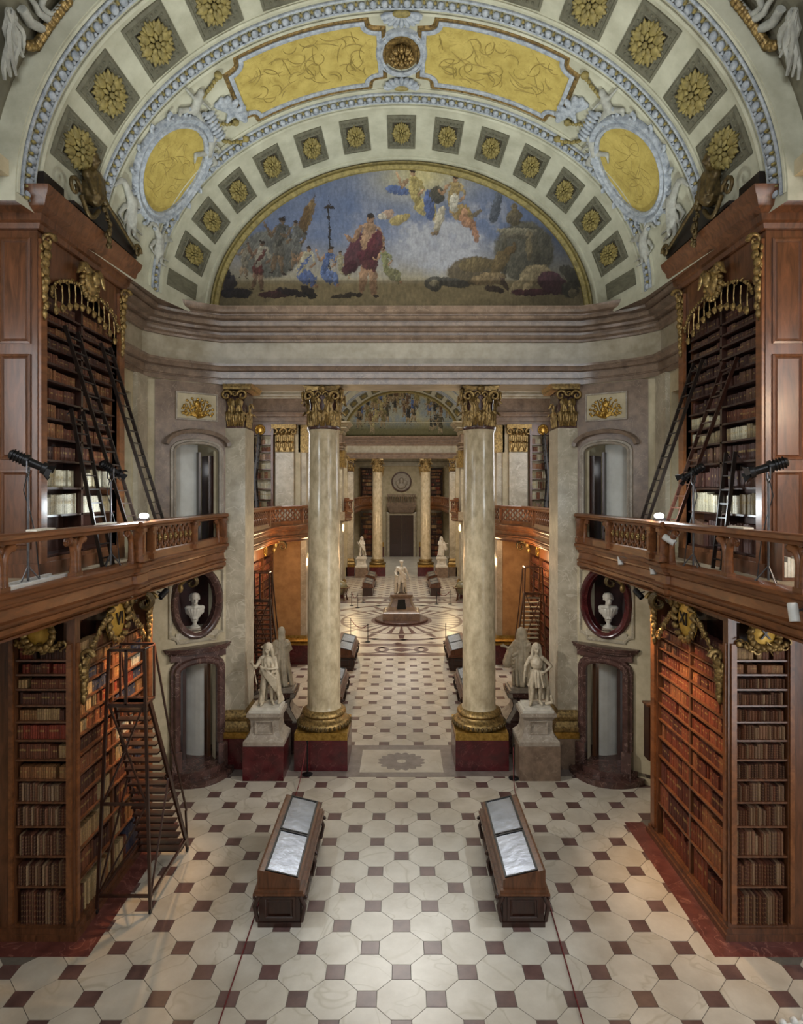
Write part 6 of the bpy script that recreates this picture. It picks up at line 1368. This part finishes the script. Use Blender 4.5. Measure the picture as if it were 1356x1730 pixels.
# ------------------------------------------------------------------ bookcases of the further bays
def simple_case(T, L, z0, z1, n, pal, label, rnd, loc, fine=True, crest=False, mm='wood'):
    t = thing('bookcase', label, 'bookcase', loc)
    MB(T).box(0, L, -.4, -.34, z0, z1).build('back', 'wood_dark', t)
    for a in (0, L-.1): MB(T).box(a, a+.1, -.34, .03, z0, z1).build('upright', mm, t)
    MB(T).box(-.03, L+.03, -.34, .08, z1-.5 if crest else z1-.14, z1).build('top_board', mm, t); MB(T).box(-.02, L+.02, -.34, .05, z0, z0+.14).build('plinth', mm, t)
    zt = z1-(.55 if crest else .2); zs = [z0+.16+(zt-z0-.3)*(1-(1-k/n)**1.25) for k in range(n)] + [zt]
    for z in zs[1:-1]: MB(T).box(.1, L-.1, -.34, .0, z-.04, z).build('shelf', mm, t)
    if L > 2.4: MB(T).box(L/2-.05, L/2+.05, -.34, .02, z0, zt).build('divider', mm, t)
    b = MB(); TT = (lambda u, d, z: T(u+.1, d-.03, z)); book_rows(b, TT, L-.2, [(z, zs[k+1]-z-.06, None) for k, z in enumerate(zs[:-1])], .3, pal, rnd, split=(L/2-.1) if L > 2.4 else None, wmin=.05 if fine else .12, wmax=.1 if fine else .3, runmax=16 if L > 2 else 3)
    b.build('books', 'books', kind='stuff', label='rows of books in the '+label.split(',')[0].replace('wooden ', ''), category='books')
    if crest:
        b = MB(); gilt_cartouche(b, T, L/2, z1-.25, .2); b.T = T; b.ell((L/2, .08, z1-.25), (.18, .06, .2)); b.build('gilt_crest', 'gold', t, smooth=70)
    return t
for s in (-1, 1):
    nm = SIDE[s]; rnd = random.Random(77+s)
    simple_case(frame_along(s, 6.25, 21.6), 4.2, 0, 6.05, 12, LEATHER, 'warm-lit ground-floor bookcase in the %s side bay, nearer half' % nm, rnd, (s*6.5, 23.7, 0))
    simple_case(frame_along(s, 6.25, 25.9), 4.2, 0, 6.05, 12, RED, 'warm-lit ground-floor bookcase in the %s side bay, further half' % nm, rnd, (s*6.5, 28, 0), crest=True)
    simple_case(lambda u, d, z, s=s: (s*(6.28+u), 30.3-d, z), 1.25, 6.87, 11.75, 9, VELLUM+LEATHER[:4]+['8c5a4a', 'b08a70', 'c4a48c', '9a7a6a'], 'gallery bookcase facing the nave behind the screen, %s' % nm, rnd, (s*6.9, 30.4, 6.87), crest=True)
    simple_case(frame_along(s, 6.3, 52), 8.6, 0, 6.05, 11, LEATHER, 'distant ground-floor bookcase of the far %s bay' % nm, rnd, (s*6.5, 56, 0), False)
    simple_case(frame_along(s, 6.9, 52), 8.6, 6.87, 12.6, 9, LEATHER, 'distant gallery bookcase of the far %s bay' % nm, rnd, (s*7, 56, 6.87), False)
    for z0, z1, w_ in ((0, 6.05, 'ground-floor'), (6.87, 11.6, 'gallery')):
        simple_case(lambda u, d, z, s=s: (s*(3.75+u), 80.3-d, z), 1.6, z0, z1, 9, LEATHER, 'dark %s bookcase on the far end wall, %s of the door' % (w_, nm), rnd, (s*4.5, 80, z0), False, mm='wood_dark')
    # two ladders against that gallery case
    ladder(s, (6.9, 30.1, 11.2), (7.1, 29.3, 6.9), .4, 14, 'thin dark ladder on the gallery behind the screen, %s, inner of two' % nm)
    ladder(s, (7.25, 30.1, 11.3), (6.75, 29.3, 6.9), .4, 14, 'thin dark ladder on the gallery behind the screen, %s, outer of two' % nm)
    # balconies beyond the screen
    for k, (pth, wall, lab) in enumerate((([(5.75, 20.3), (5.75, 27.6), (5.6, 28.4), (5.2, 29.0), (4.85, 29.6), (4.6, 30.4), (4.45, 32.4)], 7.5, 'side bay behind the screen'),
                                          ([(4.4, 49.0), (4.0, 49.8), (4.1, 50.9), (4.9, 51.8), (5.6, 52.6), (5.8, 54), (5.75, 61.6), (5.3, 62.0)], 7.4, 'far bay'), ([(4.9, 63.3), (4.9, 76), (4.2, 78.5), (3.4, 79.6), (2.6, 80.4)], 7.2, 'end room'))):
        t = thing('gallery_balcony', 'wooden gallery balcony of the %s, %s side' % (lab, nm), 'balcony', (s*6, pth[0][1], 6.1))
        MB(SX(s)).mold(pth, FASC).build('fascia', 'wood_rail', t, smooth=30); MB(SX(s)).mold(pth, RAIL).build('hand_rail', 'wood_rail', t); MB(SX(s)).mold(pth, BASE).build('foot_rail', 'wood_rail', t)
        MB(SX(s)).prism([(x+.1, y, 6.16) for x, y in pth]+[(wall, pth[-1][1], 6.16), (wall, pth[0][1], 6.16)], (0, 0, .7)).build('deck', 'wood_floor', t, fix=True)
        acc = 0; last = None
        for (x0, y0), (x1, y1) in zip(pth, pth[1:]):
            d = math.hypot(x1-x0, y1-y0); n = max(1, int(d/.34))
            for i in range(n):
                f = (i+.5)/n; big = (acc % 9 == 0); acc += 1
                if big: MB(SX(s)).box(x0+(x1-x0)*f-.09, x0+(x1-x0)*f+.09, y0+(y1-y0)*f-.09, y0+(y1-y0)*f+.09, 7.0, 7.68).build('post', 'wood_rail', t); continue
                o = link('baluster', me_bal, t); o.matrix_basis = Matrix.Translation((s*(x0+(x1-x0)*f), y0+(y1-y0)*f, 0)) @ Matrix.Rotation(-s*math.atan2(x1-x0, y1-y0), 4, 'Z') @ Matrix.Diagonal((s, 1, 1, 1)); o.matrix_parent_inverse = Matrix.Translation(-t.location)
        if k == 0: console_scroll(s, 5.5, 28.6, 5.95, t)
    # arched recess mouldings with gilding on the rotunda pier
    t = thing('globe', 'large old globe on a wooden stand in the far rotunda, %s' % nm, 'globe', (s*4.75, 48.2, 0))
    MB().ell((s*4.75, 48.2, 1.0), (.55, .55, .55), 24, 16).build('sphere', 'globe_skin', t, smooth=180)
    MB().lathe([(.6, 1.0), (.72, 1.0), (.72, 1.06), (.6, 1.06), (.6, 1.0)], 32, (s*4.75, 48.2, 0)).build('horizon_ring', 'wood', t)
    for k in range(4): a = k*PI/2+.6; MB().tube([(s*4.75+.66*math.cos(a), 48.2+.66*math.sin(a), 1.0), (s*4.75+.5*math.cos(a), 48.2+.5*math.sin(a), .5), (s*4.75+.6*math.cos(a), 48.2+.6*math.sin(a), .02)], [.05, .04, .06], 8).build('leg', 'wood', t)

t = thing('white_rack', 'white metal bar with rounded knobs at the lower right frame edge', 'rack', (6.4, 9.8, 0))
MB().obox((6.0, 9.75, .05), (6.9, 9.95, .05), .06, .06).build('bar', 'white_paint', t)
for k in range(5): MB().ell((6.02+.2*k, 9.78+.044*k, .1), (.06, .06, .06), 10, 6).build('knob', 'white_paint', t, smooth=180)
for k in (0, 4): MB().lathe([(0, 0), (.08, 0), (.07, .03), (0, .04)], 12, (6.02+.2*k, 9.76+.044*k, .004)).build('foot', 'black_metal', t)
